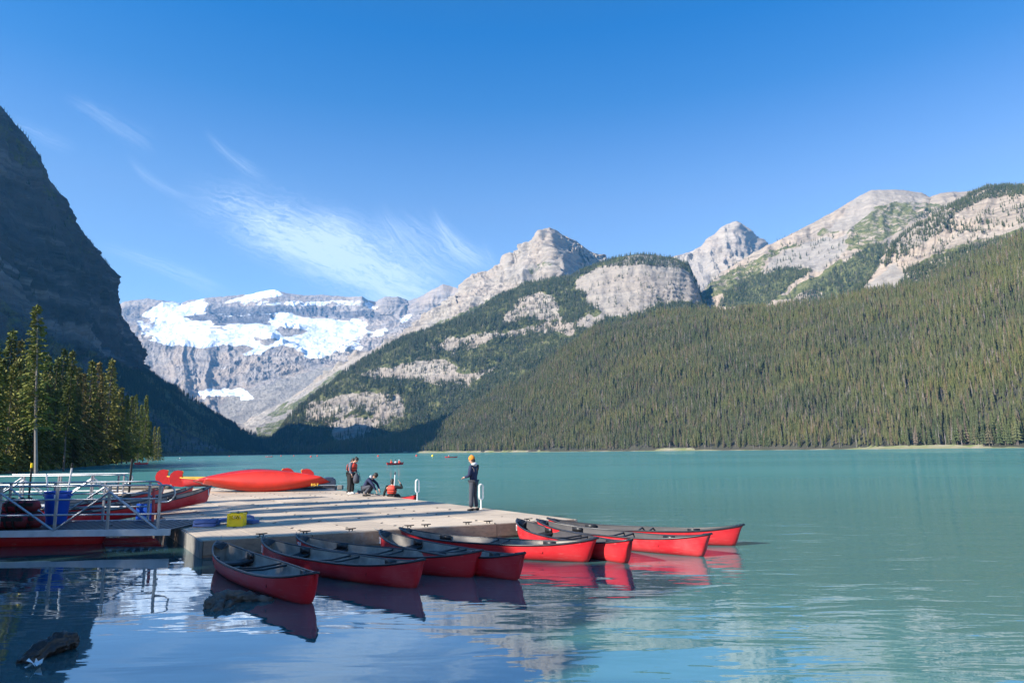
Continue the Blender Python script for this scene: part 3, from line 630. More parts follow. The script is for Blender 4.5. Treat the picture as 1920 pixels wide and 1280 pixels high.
def near_tree(h, r_, seed, low=0.12, sparse=1.0, lean=0.0, shape=.8):
    q = random.Random(seed); mb = MB(); tr = MB()
    bend = lambda z: (lean*h*(z/h)**1.6, 0.25*math.sin(z*.35+seed)*.4)
    zs = [-.5]+[h*k/8 for k in range(1, 8)]+[h*.985]
    tr.tube([(*bend(max(z, 0)), z) for z in zs], [(h*.0085+.05)*(1-.93*k/8) for k in range(9)], 7, False)
    nwh = int(h*2.6)
    for i in range(nwh):
        t_ = i/(nwh-1); z = h*(low+(1-low)*t_)
        rad = r_*((1-t_)**shape*.95+.06)*(.75+.45*q.random())
        nb = q.randint(4, 7); a0 = q.uniform(0, 6.28)
        for b in range(nb):
            if q.random() > sparse: continue
            a = a0+2*math.pi*b/nb+q.uniform(-.35, .35); L = rad*q.uniform(.65, 1.2)
            dz = L*(.30 if t_ > .75 else -.12 if t_ > .4 else -.34)+q.uniform(-.1, .1)
            cx, cy = bend(z); ca, sa = math.cos(a), math.sin(a)
            if q.random() < .5: tr.tube([(cx, cy, z), (cx+ca*L*.8, cy+sa*L*.8, z+dz*.8)], [.025, .012], 3, False)
            ns = max(3, int(L*3.2))
            for s_ in range(ns):
                f = .18+.82*(s_+q.random()*.6)/ns; px_ = cx+ca*L*f; py_ = cy+sa*L*f; pz = z+dz*f*f+q.uniform(-.08, .08)
                wd = (.22+.20*L*(1-f*.7))*q.uniform(.6, 1.25); ln = q.uniform(.28, .55)
                for side in (-1, 1):
                    an = a+side*q.uniform(.4, 1.1); dx, dy = math.cos(an), math.sin(an)
                    p0 = (px_-dx*.08, py_-dy*.08, pz+.06); p1 = (px_+dx*wd*1.4-sa*.10, py_+dy*wd*1.4+ca*.10, pz-q.uniform(.02, .28)*(1+wd))
                    p2 = (px_+dx*wd*1.1+ca*ln*.6, py_+dy*wd*1.1+sa*ln*.6, pz-q.uniform(.0, .25)); p3 = (px_+ca*ln*.5, py_+sa*ln*.5, pz+.05)
                    mb.add([p0, p1, p2, p3], [(0, 1, 2, 3)])
    for k in range(10):
        a = k*2.4; z = h*(.955+.005*k); cx, cy = bend(z)
        mb.add([(cx, cy, z+.5), (cx+math.cos(a)*.3, cy+math.sin(a)*.3, z), (cx+math.cos(a+1)*.25, cy+math.sin(a+1)*.25, z-.15)], [(0, 1, 2)])
    return mb, tr

def scatter(P, dens_fn, n_try, seed, pxr=(-120, 2050)):
    """random points on a patch grid, thinned by dens_fn(px,py,P)->0..1; n_try candidates spread by area"""
    q = np.random.default_rng(seed)
    a = P[1:, :-1]-P[:-1, :-1]; b = P[:-1, 1:]-P[:-1, :-1]; ar = np.linalg.norm(np.cross(a, b), axis=-1)
    cx, cy, _ = project(P[:-1, :-1]); ar = np.where((cx > pxr[0]) & (cx < pxr[1]), ar, 0)
    w_ = ar.ravel()/ar.sum(); c = q.choice(len(w_), n_try, p=w_); i, j = np.unravel_index(c, ar.shape)
    s, t_ = q.random(n_try)[:, None], q.random(n_try)[:, None]
    pts = P[i, j]*(1-s)*(1-t_)+P[i+1, j]*s*(1-t_)+P[i, j+1]*(1-s)*t_+P[i+1, j+1]*s*t_
    px, py, _ = project(pts); keep = q.random(n_try) < dens_fn(px, py, pts)
    return pts[keep]
def instance_tree_group(coll):
    g = bpy.data.node_groups.new('scatter_trees', 'GeometryNodeTree')
    g.interface.new_socket('Geometry', in_out='INPUT', socket_type='NodeSocketGeometry')
    g.interface.new_socket('Geometry', in_out='OUTPUT', socket_type='NodeSocketGeometry')
    n = g.nodes; l = g.links
    gi = n.new('NodeGroupInput'); go = n.new('NodeGroupOutput'); ip = n.new('GeometryNodeInstanceOnPoints'); ci = n.new('GeometryNodeCollectionInfo')
    ci.inputs['Collection'].default_value = coll; ci.inputs['Separate Children'].default_value = True; ci.inputs['Reset Children'].default_value = True
    ip.inputs['Pick Instance'].default_value = True
    def na(nm, typ):
        a = n.new('GeometryNodeInputNamedAttribute'); a.data_type = typ; a.inputs['Name'].default_value = nm; return a.outputs['Attribute']
    l.new(gi.outputs[0], ip.inputs['Points']); l.new(ci.outputs[0], ip.inputs['Instance'])
    l.new(na('idx', 'INT'), ip.inputs['Instance Index']); l.new(na('rot', 'FLOAT_VECTOR'), ip.inputs['Rotation']); l.new(na('scl', 'FLOAT_VECTOR'), ip.inputs['Scale'])
    l.new(ip.outputs[0], go.inputs[0]); return g
def forest(name, pts, meshes, hmin, hmax, label, seed, href, wide=1.0, cat='forest', weights=None):
    c = bpy.data.collections.new(name+'_kinds')
    for k, me in enumerate(meshes):
        o = bpy.data.objects.new('conifer_kind_%02d' % k, me); c.objects.link(o)
    q = np.random.default_rng(seed); n = len(pts)
    me = bpy.data.meshes.new(name); me.vertices.add(n); me.vertices.foreach_set('co', pts.ravel().astype(np.float32)); me.update()
    s = (hmin+(hmax-hmin)*q.random(n)**.8)/href*(0.85+0.4*(fbm(pts/90.0, 2)))
    s = np.clip(s, hmin/href*.6, hmax/href*1.15)
    scl = np.stack([s*wide*q.uniform(.85, 1.25, n), s*wide*q.uniform(.85, 1.25, n), s], -1)
    rot = np.stack([q.normal(0, .02, n), q.normal(0, .02, n), q.uniform(0, 6.28, n)], -1)
    idx = q.choice(len(meshes), n, p=weights)
    for nm, typ, arr, key in (('scl', 'FLOAT_VECTOR', scl, 'vector'), ('rot', 'FLOAT_VECTOR', rot, 'vector'), ('idx', 'INT', idx, 'value')):
        at = me.attributes.new(nm, typ, 'POINT'); at.data.foreach_set(key, arr.ravel().astype(np.float32 if key == 'vector' else np.int32))
    o = link(name, me); md = o.modifiers.new('scatter', 'NODES'); md.node_group = instance_tree_group(c)
    tag(o, label, cat, kind='stuff'); return o
FAR = [far_tree(18, 2.1, 9, 6, 1).mesh('conifer', [M['far_needles'], M['bark']]), far_tree(18, 1.6, 8, 5, 2).mesh('conifer', [M['far_needles'], M['bark']]),
       far_tree(18, 2.5, 8, 6, 3, .2).mesh('conifer', [M['far_needles'], M['bark']]), far_tree(18, 1.8, 10, 5, 4, .3).mesh('conifer', [M['far_needles'], M['pale_bark']]),
       far_tree(18, 1.2, 6, 3, 5, .35, True).mesh('conifer', [M['pale_bark'], M['pale_bark']])]
FARD = [far_tree(18, 2.6, 5, 5, 11).mesh('conifer', [M['far_dark'], M['bark']]), far_tree(18, 2.0, 5, 4, 12).mesh('conifer', [M['far_dark'], M['bark']])]
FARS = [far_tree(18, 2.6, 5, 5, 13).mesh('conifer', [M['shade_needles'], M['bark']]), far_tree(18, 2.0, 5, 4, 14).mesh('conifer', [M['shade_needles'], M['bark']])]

# shore row of the front slope: individuals that show largest
def densA(px, py, P):
    d = np.clip(.86+.9*fbm(P/38.0+6, 3), .30, .97); d = np.where((P[:, 2] < 1.6), 0, d)
    gap = [(960, 680), (1060, 640), (1180, 598), (1330, 575), (1330, 560), (900, 600)]
    gp = [(1610, 545), (1700, 520), (1740, 505), (1680, 540), (1640, 556)]
    return np.where(inpoly(px, py, gp), .1, d)
ptsA = scatter(PA, densA, 74000, 21)
pxA, pyA, zA = project(ptsA)
vis = (pxA > 10) & (pxA < 1910)
order = np.argsort(np.where(vis, zA, 1e9)); front = order[:150]; rest = np.setdiff1d(np.arange(len(ptsA)), front)
forest('forest', ptsA[rest], FAR, 9, 22, 'dense olive green conifer forest on the slope beyond the lake', 31, 18, .92, weights=[.3, .26, .17, .20, .07])
def inB(px, py): 
    r_ = np.zeros(px.shape, bool)
    for p in BR: r_ |= inpoly(px, py, p)
    return r_
def densB(px, py, P):
    jx = fbm(P/35.0+4, 4)*17; jy = fbm(P/35.0+8, 4)*12; rock = inB(px+jx, py+jy)
    d = np.where(rock, .13, np.clip(.88+.7*fbm(P/45.0+2, 3), .35, .97)); d = np.where(P[:, 2] < 3, 0, d)
    dome = inpoly(px, py, BR[0]); d = np.where(dome, np.where(py < 497+np.abs(px-1200)*.10, .55, .02), d)
    return d
ptsB = scatter(PB, densB, 46000, 22, (440, 1345))
forest('forest', ptsB, FARD, 11, 20, 'dark conifers between the pale rock bands of the middle ridge', 32, 18, 1.1)
def densE(px, py, P):
    n = fbm(P/120.0, 3); d = np.where(n > -.12, .9, .18)
    tal = inpoly(px, py, [(300, 850), (290, 790), (340, 800), (440, 850)]) | inpoly(px, py, [(90, 640), (290, 770), (330, 805), (280, 800), (150, 700), (80, 660)])
    return np.where(tal, .06, d)*(P[:, 2] > 3)
ptsE = np.concatenate([scatter(PE2, densE, 26000, 23, (-20, 600)), PE2[-1][::1]+np.array([0, 0, -1.0])])
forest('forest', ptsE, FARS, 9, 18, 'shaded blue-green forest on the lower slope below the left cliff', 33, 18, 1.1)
def densEc(px, py, P):
    n = fbm(P/80.0+5, 3); return np.where((P[:, 2] > 0) & (n > .22), .5, .0)
ptsEc = np.concatenate([scatter(PE, densEc, 5000, 24, (-60, 290)), PE[-1][::2]+np.array([0, 0, -2.0])])
ptsEc = ptsEc[rng.random(len(ptsEc)) < .8]
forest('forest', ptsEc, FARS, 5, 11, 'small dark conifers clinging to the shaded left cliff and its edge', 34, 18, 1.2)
GF = [zr([(150, 740), (200, 665), (300, 600), (400, 560), (500, 535), (600, 530), (700, 550), (640, 590), (560, 640), (470, 720), (450, 760), (150, 760)]),
      zr([(700, 640), (860, 510), (1000, 420), (1130, 380), (1120, 560), (1000, 640), (960, 680), (800, 760), (560, 730)]),
      zr([(1230, 270), (1320, 220), (1480, 170), (1500, 190), (1300, 260)])]
rightm = [o for o in COL.objects if o.name.startswith('mountain')]
def grid_of(o, N, Mt): 
    co = np.zeros(len(o.data.vertices)*3, np.float32); o.data.vertices.foreach_get('co', co); return co.reshape(-1, N, 3)[:Mt]
PG = grid_of(bpy.data.objects['mountain.003'], 620, 171)
def densG(px, py, P):
    r_ = np.zeros(px.shape, bool)
    for p in GF: r_ |= inpoly(px, py, p)
    return np.where(r_, .95, np.where(fbm(P/90.0, 3) > .25, .10, .01)*(py > 440))
ptsG = scatter(PG, densG, 34000, 25, (1290, 1940))
def densG2(px, py, P):
    edge = np.abs((py-352)-(np.interp(px, [1640, 1672, 1720, 1760, 1800, 1850, 1930], [560, 470, 436, 408, 386, 361, 358])-352))
    low = np.interp(px, [1560, 1700, 1800, 1930], [540, 505, 470, 430])
    d = np.where(edge < 11, .8, .0); d = np.where((px < 1790) & (edge < 30) & (px > 1680), .35, d); d = np.where(py > low, .8, np.maximum(d, np.where(fbm(P/50.0, 3) > .15, .10, .006)))
    bare = inpoly(px, py, zr([(960, 670), (1100, 535), (1190, 500), (1230, 590), (1180, 660)]))
    return np.where(bare, .01, d)
ptsG2 = scatter(PG2, densG2, 16000, 26, (1590, 1940))
forest('forest', np.concatenate([ptsG, ptsG2]), FARD, 10, 18, 'scattered dark conifers on the right mountain ridge and its hollows', 35, 18, 1.1)
PC = grid_of(bpy.data.objects['mountain.001'], 620, 211)
ptsC = scatter(PC, lambda px, py, P: np.where(inpoly(px, py, [(480, 840), (520, 815), (600, 770), (660, 745), (640, 850), (480, 850)]) | inpoly(px, py, [(700, 690), (760, 650), (860, 612), (960, 560), (1060, 525), (1150, 560), (900, 640)]), .8, 0.01*(py > 560)), 9000, 27, (430, 1250))
forest('forest', ptsC, FARD, 9, 16, 'sparse dark conifers at the foot of the scree below the glacier', 36, 18, 1.1)
shore_protos = FAR[:4]
for k, i in enumerate(front):
    p = ptsA[i]; o = link('conifer_tree', shore_protos[rnd.choice([0, 0, 1, 2, 3])]); s = rnd.uniform(14, 24)/18
    o.location = p-np.array([0, 0, .4]); o.scale = (s*rnd.uniform(1.0, 1.35), s*rnd.uniform(1.0, 1.35), s); o.rotation_euler = (0, 0, rnd.uniform(0, 6.28))
    tag(o, 'olive green conifer on the far shore, ' + ('toward the right edge of the lake' if pxA[i] > 1650 else 'above the water right of all the canoes' if pxA[i] > 1400 else 'above the outermost canoe bows' if pxA[i] > 1150 else 'where the forest recedes toward the valley'), 'tree', 'conifers lining the far right shore')

#@WATER
# ---------------------------------------------------------------- water and ground
def grid_sheet(name, x0, x1, y0, y1, nx, ny, zf, mat):
    xs = np.linspace(x0, x1, nx); ys = np.linspace(y0, y1, ny); X, Y = np.meshgrid(xs, ys); Z = zf(X, Y)
    V_ = np.stack([X, Y, Z], -1).reshape(-1, 3); idx = np.arange(nx*ny).reshape(ny, nx)
    Fq = np.stack([idx[:-1, :-1], idx[:-1, 1:], idx[1:, 1:], idx[1:, :-1]], -1).reshape(-1, 4)
    me = bpy.data.meshes.new(name); me.from_pydata(V_.tolist(), [], Fq.tolist()); me.materials.append(mat)
    me.polygons.foreach_set('use_smooth', [True]*len(Fq)); return tag(link(name, me), kind='structure')
wm = bpy.data.materials.new('glacial_lake_water'); wm.use_nodes = True; t = NT(wm.node_tree); t.n.clear()
out = t.new('ShaderNodeOutputMaterial'); ge = t.new('ShaderNodeNewGeometry'); pos = ge.outputs['Position']
def wv(sx_, sy_, scale, det, rough=.5, dist=0.0, rot=0.0):
    mp = t.new('ShaderNodeMapping'); t.l.new(pos, mp.inputs[0]); mp.inputs['Scale'].default_value = (sx_, sy_, 1); mp.inputs['Rotation'].default_value = (0, 0, rot)
    return t.noise(mp.outputs[0], scale, det, rough, dist)
sepw = t.new('ShaderNodeSeparateXYZ'); t.l.new(pos, sepw.inputs[0])
calm = t.maprange(t.m('ADD', t.m('ADD', t.m('MULTIPLY', sepw.outputs[0], 1.0), t.m('MULTIPLY', sepw.outputs[1], 0.55)), t.m('MULTIPLY', t.m('SUBTRACT', wv(1, 1, .08, 3), .5), 26)), 1.0, 15.0, 0.30, 1.05, True)
patchy = t.maprange(wv(.5, 1.4, .05, 4), .35, .65, .45, 1.25)
amp_ = t.m('MULTIPLY', calm, patchy)
farc = t.maprange(sepw.outputs[1], 20, 140, 1.0, 3.2)
h1 = wv(.45, 1.3, .85, 3, .5, .4, .12); h2 = wv(.35, 1.2, 3.4, 3, .55, .3, -.08); h3 = wv(.25, 1.0, .16, 2, .5, .2, .2)
hgt = t.m('ADD', t.m('ADD', t.m('MULTIPLY', h1, .075), t.m('MULTIPLY', h2, t.m('MULTIPLY', amp_, .014))), t.m('MULTIPLY', h3, .10))
hgt = t.m('MULTIPLY', hgt, t.m('ADD', .03, t.m('MULTIPLY', amp_, .58)))
hgt = t.m('MULTIPLY', hgt, farc)
bp = t.new('ShaderNodeBump'); bp.inputs['Strength'].default_value = 1.0; bp.inputs['Distance'].default_value = 1.0; t.l.new(hgt, bp.inputs['Height'])
lw = t.new('ShaderNodeLayerWeight'); lw.inputs['Blend'].default_value = .5; t.l.new(bp.outputs[0], lw.inputs['Normal'])
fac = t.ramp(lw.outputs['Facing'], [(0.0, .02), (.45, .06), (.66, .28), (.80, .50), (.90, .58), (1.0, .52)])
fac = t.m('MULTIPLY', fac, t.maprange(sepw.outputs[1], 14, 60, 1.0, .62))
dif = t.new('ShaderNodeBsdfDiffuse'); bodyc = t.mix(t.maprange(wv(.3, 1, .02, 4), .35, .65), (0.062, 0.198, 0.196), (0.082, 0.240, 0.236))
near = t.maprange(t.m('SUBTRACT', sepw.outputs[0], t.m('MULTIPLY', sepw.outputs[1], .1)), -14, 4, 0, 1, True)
near = t.m('MAXIMUM', near, t.maprange(sepw.outputs[1], 16, 34, 0, 1, True)); bodyc = t.mix(near, (0.026, 0.058, 0.060), bodyc)  # darker body colour at near left paints in the trees' shade
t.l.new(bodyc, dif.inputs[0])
gl = t.new('ShaderNodeBsdfGlossy'); gl.inputs['Roughness'].default_value = .02; gl.inputs['Color'].default_value = (.84, .94, 1, 1); t.l.new(bp.outputs[0], gl.inputs['Normal'])
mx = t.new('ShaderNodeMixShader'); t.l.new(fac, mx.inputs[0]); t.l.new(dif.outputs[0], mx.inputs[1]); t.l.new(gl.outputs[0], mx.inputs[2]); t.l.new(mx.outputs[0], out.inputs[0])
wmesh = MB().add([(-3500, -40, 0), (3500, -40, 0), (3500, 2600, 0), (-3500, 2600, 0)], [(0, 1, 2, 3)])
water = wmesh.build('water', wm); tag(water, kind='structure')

# shoreline on the left, by real position (x, y)
SH = [(60, -6), (14, -4.5), (2, -3), (-4.5, 0.5), (-7.0, 5.5), (-8.6, 10.6), (-10.3, 13.6), (-13.0, 16.0), (-19, 21), (-29, 33), (-48, 56), (-66, 86), (-78, 118), (-96, 160), (-120, 210), (-150, 275), (-166, 300), (-178, 292), (-220, 300), (-320, 420), (-480, 640)]
SHa = np.array(SH, float)
def shore_dist(X, Y):                      # signed distance, positive inland
    P = np.stack([X, Y], -1); best = np.full(X.shape, 1e9)
    for a, b in zip(SHa[:-1], SHa[1:]):
        ab = b-a; t_ = np.clip(((P-a)@ab)/(ab@ab), 0, 1); d = np.linalg.norm(P-a-t_[..., None]*ab, axis=-1); best = np.minimum(best, d)
    poly = SH+[(-900, 640), (-900, -300), (60, -300)]
    return np.where(inpoly(X, Y, poly), best, -best)
def land_z(X, Y):
    d = shore_dist(X, Y)+fbm(np.stack([X/6, Y/6, 0*X], -1), 4)*.9; P3 = np.stack([X/14, Y/14, 0*X+3], -1)
    z = np.where(d > 0, .05+1.5*(1-np.exp(-np.maximum(d, 0)/9))+.02*np.maximum(d, 0), np.maximum(.16*d, -2.2))
    return z+fbm(P3, 4)*.12*np.clip(np.abs(d)/2, .1, 1)
gm = bpy.data.materials.new('shore_ground'); gm.use_nodes = True; t = NT(gm.node_tree); b = t.n['Principled BSDF']; ge = t.new('ShaderNodeNewGeometry')
n1 = t.noise(ge.outputs['Position'], .35, 6, .65); n2 = t.noise(ge.outputs['Position'], 3, 6, .7)
c = t.ramp(n1, [(.38, (.075, .06, .045)), (.5, (.06, .075, .025)), (.66, (.10, .12, .03))]); c = t.mix(1, c, t.ramp(n2, [(.3, .6), (.7, 1.3)]), 'MULTIPLY')
t.l.new(c, b.inputs['Base Color']); b.inputs['Roughness'].default_value = .95
bp = t.new('ShaderNodeBump'); bp.inputs['Distance'].default_value = .15; t.l.new(n2, bp.inputs['Height']); t.l.new(bp.outputs[0], b.inputs['Normal'])
grid_sheet('ground', -520, 62, -120, 640, 420, 520, land_z, gm)
grid_sheet('shore_bank', -24, 8, -4, 24, 200, 200, lambda X, Y: land_z(X, Y)+.004+fbm(np.stack([X*1.5, Y*1.5, 0*X], -1), 4)*.035, gm)
bedm = pmat('lake_bed_silt', (.12, .13, .11), .95)
MB().add([(-9000, -600, -3), (9000, -600, -3), (9000, 9000, -3), (-9000, 9000, -3)], [(0, 1, 2, 3)]).build('lake_bed', bedm); tag(bpy.data.objects['lake_bed'], kind='structure')
# pale shoreline strip along the far right shore
shm = pmat('pale_gravel_and_grass', (.15, .18, .055), .95, col2=(.30, .26, .19), vscale=.06)
ss = MB(); prev = None; base = resample([(540, None, 1720), (700, None, 1420), (800, None, 1250), (1200, None, 880), (1500, None, 700), (1920, None, 560), (2500, None, 420)], 400, 'px')
prof = [(-3.0, -.4), (-.5, .25), (3.0, .9), (8.0, 3.2)]; vs = []; fs = []
for i, p in enumerate(base):
    tdir = base[min(i+1, 399)]-base[max(i-1, 0)]; nn = np.array([tdir[1], -tdir[0], 0]); nn /= np.linalg.norm(nn)
    if nn@(-p) < 0: nn = -nn
    wob = float(fbm(np.array([[i*.13, 0, 0]]), 4)[0])*2.2
    for (o_, z_) in prof: q = p-nn*(o_+2+(-wob if o_ < 0 else wob)); vs.append((q[0], q[1], z_+(0.5*wob if z_ > .5 else 0)))
for i in range(399):
    for k in range(3): fs.append((i*4+k, i*4+k+1, i*4+5+k, i*4+4+k))
ss.add(vs, fs); tag(ss.build('shore_strip', shm, smooth=True), kind='structure')

# ---------------------------------------------------------------- near conifers on the left bank
NT_ = []
for (h, r_, sd_, low, sp_, lean, shp) in ((17, 2.7, 1, .14, .92, 0, 1.05), (16, 2.2, 2, .08, .95, .01, 1.0), (18, 3.0, 3, .18, .85, -.01, 1.0), (13, 2.1, 4, .05, .95, 0, 1.1), (20, 2.3, 5, .35, .8, .012, .9)):
    cr, tr = near_tree(h, r_, sd_, low, sp_, lean, shp)
    NT_.append((h, cr.mesh('crown', M['near_needles']), tr.mesh('trunk', M['bark'])))
cr, tr = near_tree(24, 2.2, 77, .27, .58, .0, .62); TALL = (24, cr.mesh('crown', M['near_needles']), tr.mesh('trunk', M['pale_bark']))
def place_tree(kind, p, h, label, group=None, wide=1.0, rz=None, lean=0.0):
    hh, cm, tm = kind; s = h/hh
    e = empty('conifer_tree', p, rnd.uniform(0, 6.28) if rz is None else rz, label, 'tree', group)
    e.scale = (s*wide, s*wide, s); e.rotation_euler = (lean*.3, lean, e.rotation_euler[2])
    link('crown', cm, e); link('trunk', tm, e); return e
def ground_z(x, y): return float(land_z(np.array([x]), np.array([y]))[0])
def bank_tree(px, top, Y, kind, label, group, wide=1.0, lean=0.0, rz=None):
    p = at_Y(px, 860, Y); z = max(ground_z(p[0], p[1]), 0.2); q = at_Y(px, top, Y); h = q[2]-z
    return place_tree(kind, (p[0], p[1], z-.1), h, label, group, wide, rz, lean)
bank_tree(69, 568, 92, TALL, 'tallest ragged conifer on the left bank, leaning, its bare trunk showing low down', None, 1.0, -.11, 0.0)
bank_tree(120, 690, 104, NT_[4], 'slim conifer with a pale trunk behind the railings on the left bank', None, .9)
lastp = [(297, 800, 262, 3, 'small leaning conifer at the tip of the left point', .9, .06), (268, 742, 225, 1, 'narrow twin-topped spruce near the tip of the left point', .8, 0)]
for px, top, Y, k, lb, wd, ln in lastp: bank_tree(px, top, Y, NT_[k], lb, None, wd, ln)
gb = 'conifers crowding the left bank'
def bank_label(px): return 'yellow-green conifer on the left bank, ' + ('near the tall bare-trunked tree' if px < 95 else 'midway between the tallest tree and the point' if px < 200 else 'where the row runs out towards the lake')
crest_pts = [(-30, 640), (0, 622), (20, 640), (40, 650), (75, 668), (90, 672), (104, 655), (118, 658), (130, 690), (145, 700), (157, 678), (172, 680), (180, 700), (196, 675), (206, 720), (218, 728), (228, 742), (238, 744), (247, 740), (258, 760), (268, 765), (278, 790), (287, 800)]
for i, (px, top) in enumerate(crest_pts):
    Y = float(np.interp(px, [-30, 60, 150, 240, 300], [112, 122, 150, 195, 262]))
    bank_tree(px, top, Y*rnd.uniform(.97, 1.04), NT_[rnd.choice([0, 1, 2, 3, 1])], bank_label(px), gb, rnd.uniform(.75, 1.05), rnd.uniform(-.015, .015))
for i in range(118):
    px = rnd.choice([rnd.uniform(-30, 292), rnd.uniform(-30, 150)]); Y = float(np.interp(px, [-30, 60, 150, 240, 300], [100, 112, 138, 185, 258]))*rnd.uniform(.90, 1.22)
    top = float(np.interp(px, [-30, 60, 150, 240, 295], [665, 700, 725, 770, 815]))+rnd.uniform(-12, 75)
    p = at_Y(px, 860, Y)
    if float(shore_dist(np.array([p[0]]), np.array([p[1]]))[0]) < 1.5: Y *= 1.12; px -= 14
    bank_tree(px, top, Y, NT_[rnd.choice([0, 1, 2, 3, 3])], bank_label(px), gb, rnd.uniform(.78, 1.15), rnd.uniform(-.02, .02))
bm_pts = []
for i in range(1500):
    x = rnd.uniform(-330, -60); y = rnd.uniform(40, 420)
    d = float(shore_dist(np.array([x]), np.array([y]))[0]); 
    if d > 48 and (x/y) < -.5: bm_pts.append((x, y, 1.5))
def join_near(k):
    h, cm, tm = NT_[k]; mb = MB()
    for me, ci in ((cm, 0), (tm, 1)):
        mb.cur = ci; mb.add([v.co[:] for v in me.vertices], [tuple(p.vertices) for p in me.polygons])
    return mb.mesh('conifer', [M['near_needles'], M['bark']])
NJ = [join_near(k) for k in (0, 1, 3)]
forest('forest', np.array(bm_pts), NJ, 12, 17, 'dark conifer wood further inland behind the left bank', 41, 16, 1.1)
# tall conifers on the near shore, left of and behind the viewer: they shade the cove
S_ = np.array([math.sin(SUN_AZ), -math.cos(SUN_AZ)]); N_ = np.array([-S_[1], S_[0]])
shp = []
def shade_tree(n_, s_tip, h): b_ = s_tip-h/math.tan(SUN_EL); p = S_*b_+N_*n_; shp.append((p[0], p[1], 1.2, h))
SHADE = []
for k in range(9): SHADE.append((6.8+k*.62, (2.4+.6*k if k < 4 else 7.4)+rnd.uniform(-1, .4), 19))
for k in range(9): SHADE.append((6.3+k*.9, (0.8 if k < 3 else 5.6)+rnd.uniform(-1, .6), 20))
for n_, s_ in ((12.6, 5.6), (13.5, 7.0), (14.3, 5.0), (15.2, 4.6), (1.5, 2.0), (3.0, 1.2), (4.4, 1.8), (5.6, 2.2), (2.2, 1), (3.8, 1), (5, 2)): SHADE.append((n_, s_, 20))
for n_ in (3, 5, 7, 8.2, 9.4, 10.6, 12, 13.2, 14.4, 15.3): SHADE += [(n_, -2+rnd.uniform(-1, 1), 20), (n_+.5, -8+rnd.uniform(-1, 1), 20)]
SHADE += [(n_, s_, 20) for n_, s_ in ((16.6, 6.8), (17.2, 4.5), (17.9, 1.0), (18.9, -1.0), (21.0, 9.4), (22.3, 6.0), (23.0, 3.0), (24.6, 11.0), (26.6, 9.0), (27.6, 1.0), (31.0, 7.0), (34.5, -4.), (21.5, -4), (23.5, -6), (25.4, -5), (29, -9), (19.8, -9), (18, -7))]
for a in SHADE: shade_tree(*a)
for k in range(70): shade_tree(rnd.uniform(-30, 36), rnd.uniform(-75, -22), 18)
sp_ = np.array(shp)
fo = forest('forest', sp_[:, :3], NJ, 18, 20, 'tall conifers on the near shore beside the boat dock', 42, 16, .9)
hs_ = sp_[:, 3]/np.array([17, 16, 13])[0]; 
q_ = np.random.default_rng(5); idx_ = q_.integers(0, 3, len(sp_)); hk = np.array([17, 16, 13])[idx_]; s_ = sp_[:, 3]/hk
scl = np.stack([s_*.85, s_*.85, s_], -1); fo.data.attributes['scl'].data.foreach_set('vector', scl.ravel().astype(np.float32)); fo.data.attributes['idx'].data.foreach_set('value', idx_.astype(np.int32))
# understory shrubs and grass at the bank's foot
blades = MB(); q = random.Random(5)
for i in range(2600):
    if i < 700:
        y = q.uniform(9, 18); sx_ = np.interp(y, [8, 10.6, 13.6, 16.0, 21], [-7.6, -8.6, -10.3, -13.0, -19]); x = sx_-abs(q.gauss(0, 1.0))+.25; hh = q.uniform(.12, .38); wd = .012
    else:
        y = q.uniform(40, 290); sx_ = np.interp(y, [33, 56, 86, 118, 160, 210, 275, 300], [-29, -48, -66, -78, -96, -120, -150, -166]); x = sx_-abs(q.gauss(0, 3.0)); hh = q.uniform(.3, 1.1); wd = .25
    z = max(ground_z(x, y), -.05); a = q.uniform(0, 3.14); lx, ly = q.gauss(0, .3)*hh, q.gauss(0, .3)*hh; ca, sa = math.cos(a)*wd, math.sin(a)*wd
    blades.add([(x-ca, y-sa, z), (x+ca, y+sa, z), (x+ca*.6+lx*.5, y+sa*.6+ly*.5, z+hh*.6), (x+lx, y+ly, z+hh)], [(0, 1, 2), (0, 2, 3)])
tag(blades.build('shore_grass', M['grass']), 'tufts of green grass along the left water edge', 'grass', kind='stuff')

#@DOCK
# ---------------------------------------------------------------- floating dock
DZ = 0.38
cA = at_z(380, 1013, DZ); cC = at_z(1076, 973, DZ); cE = at_z(639, 919.5, DZ)
ex = np.array([cC[0]-cA[0], cC[1]-cA[1]]); W_ = float(np.linalg.norm(ex)); ex /= W_
el_ = np.array([cE[0]-cC[0], cE[1]-cC[1]]); el_ /= np.linalg.norm(el_)
LDK = 27.0
dock_rz = math.atan2(ex[1], ex[0])
skew = float(el_@ex); perp = math.sqrt(1-skew**2)      # dock is a slight parallelogram
def dk(a, b, z=DZ): return np.array([cA[0]+ex[0]*a+el_[0]*b, cA[1]+ex[1]*a+el_[1]*b, z])
dock = empty('dock', dk(0, 0, 0), 0, 'wide floating wooden dock with pale deck sheets and brown timber edge', 'dock')
do = np.array(dock.location)
_t = NT(M['deckwood'].node_tree); _b = _t.n['Principled BSDF']; _src = _b.inputs['Base Color'].links[0].from_socket       # board joints and wet stains
_tc = _t.new('ShaderNodeTexCoord'); _d = _t.new('ShaderNodeVectorMath'); _d.operation = 'DOT_PRODUCT'; _t.l.new(_tc.outputs['Object'], _d.inputs[0]); _d.inputs[1].default_value = (float(-el_[1]), float(el_[0]), 0)
_fr = _t.m('FRACT', _t.m('DIVIDE', _d.outputs['Value'], 0.19)); _ln = _t.m('LESS_THAN', _fr, 0.07)
_c = _t.mix(_t.m('MULTIPLY', _ln, .42), _src, (.10, .085, .07))
_c = _t.mix(_t.maprange(_t.noise(_tc.outputs['Object'], .55, 7, .7), .52, .66, 0, .45), _c, (.25, .215, .18)); _t.l.new(_c, _b.inputs['Base Color'])
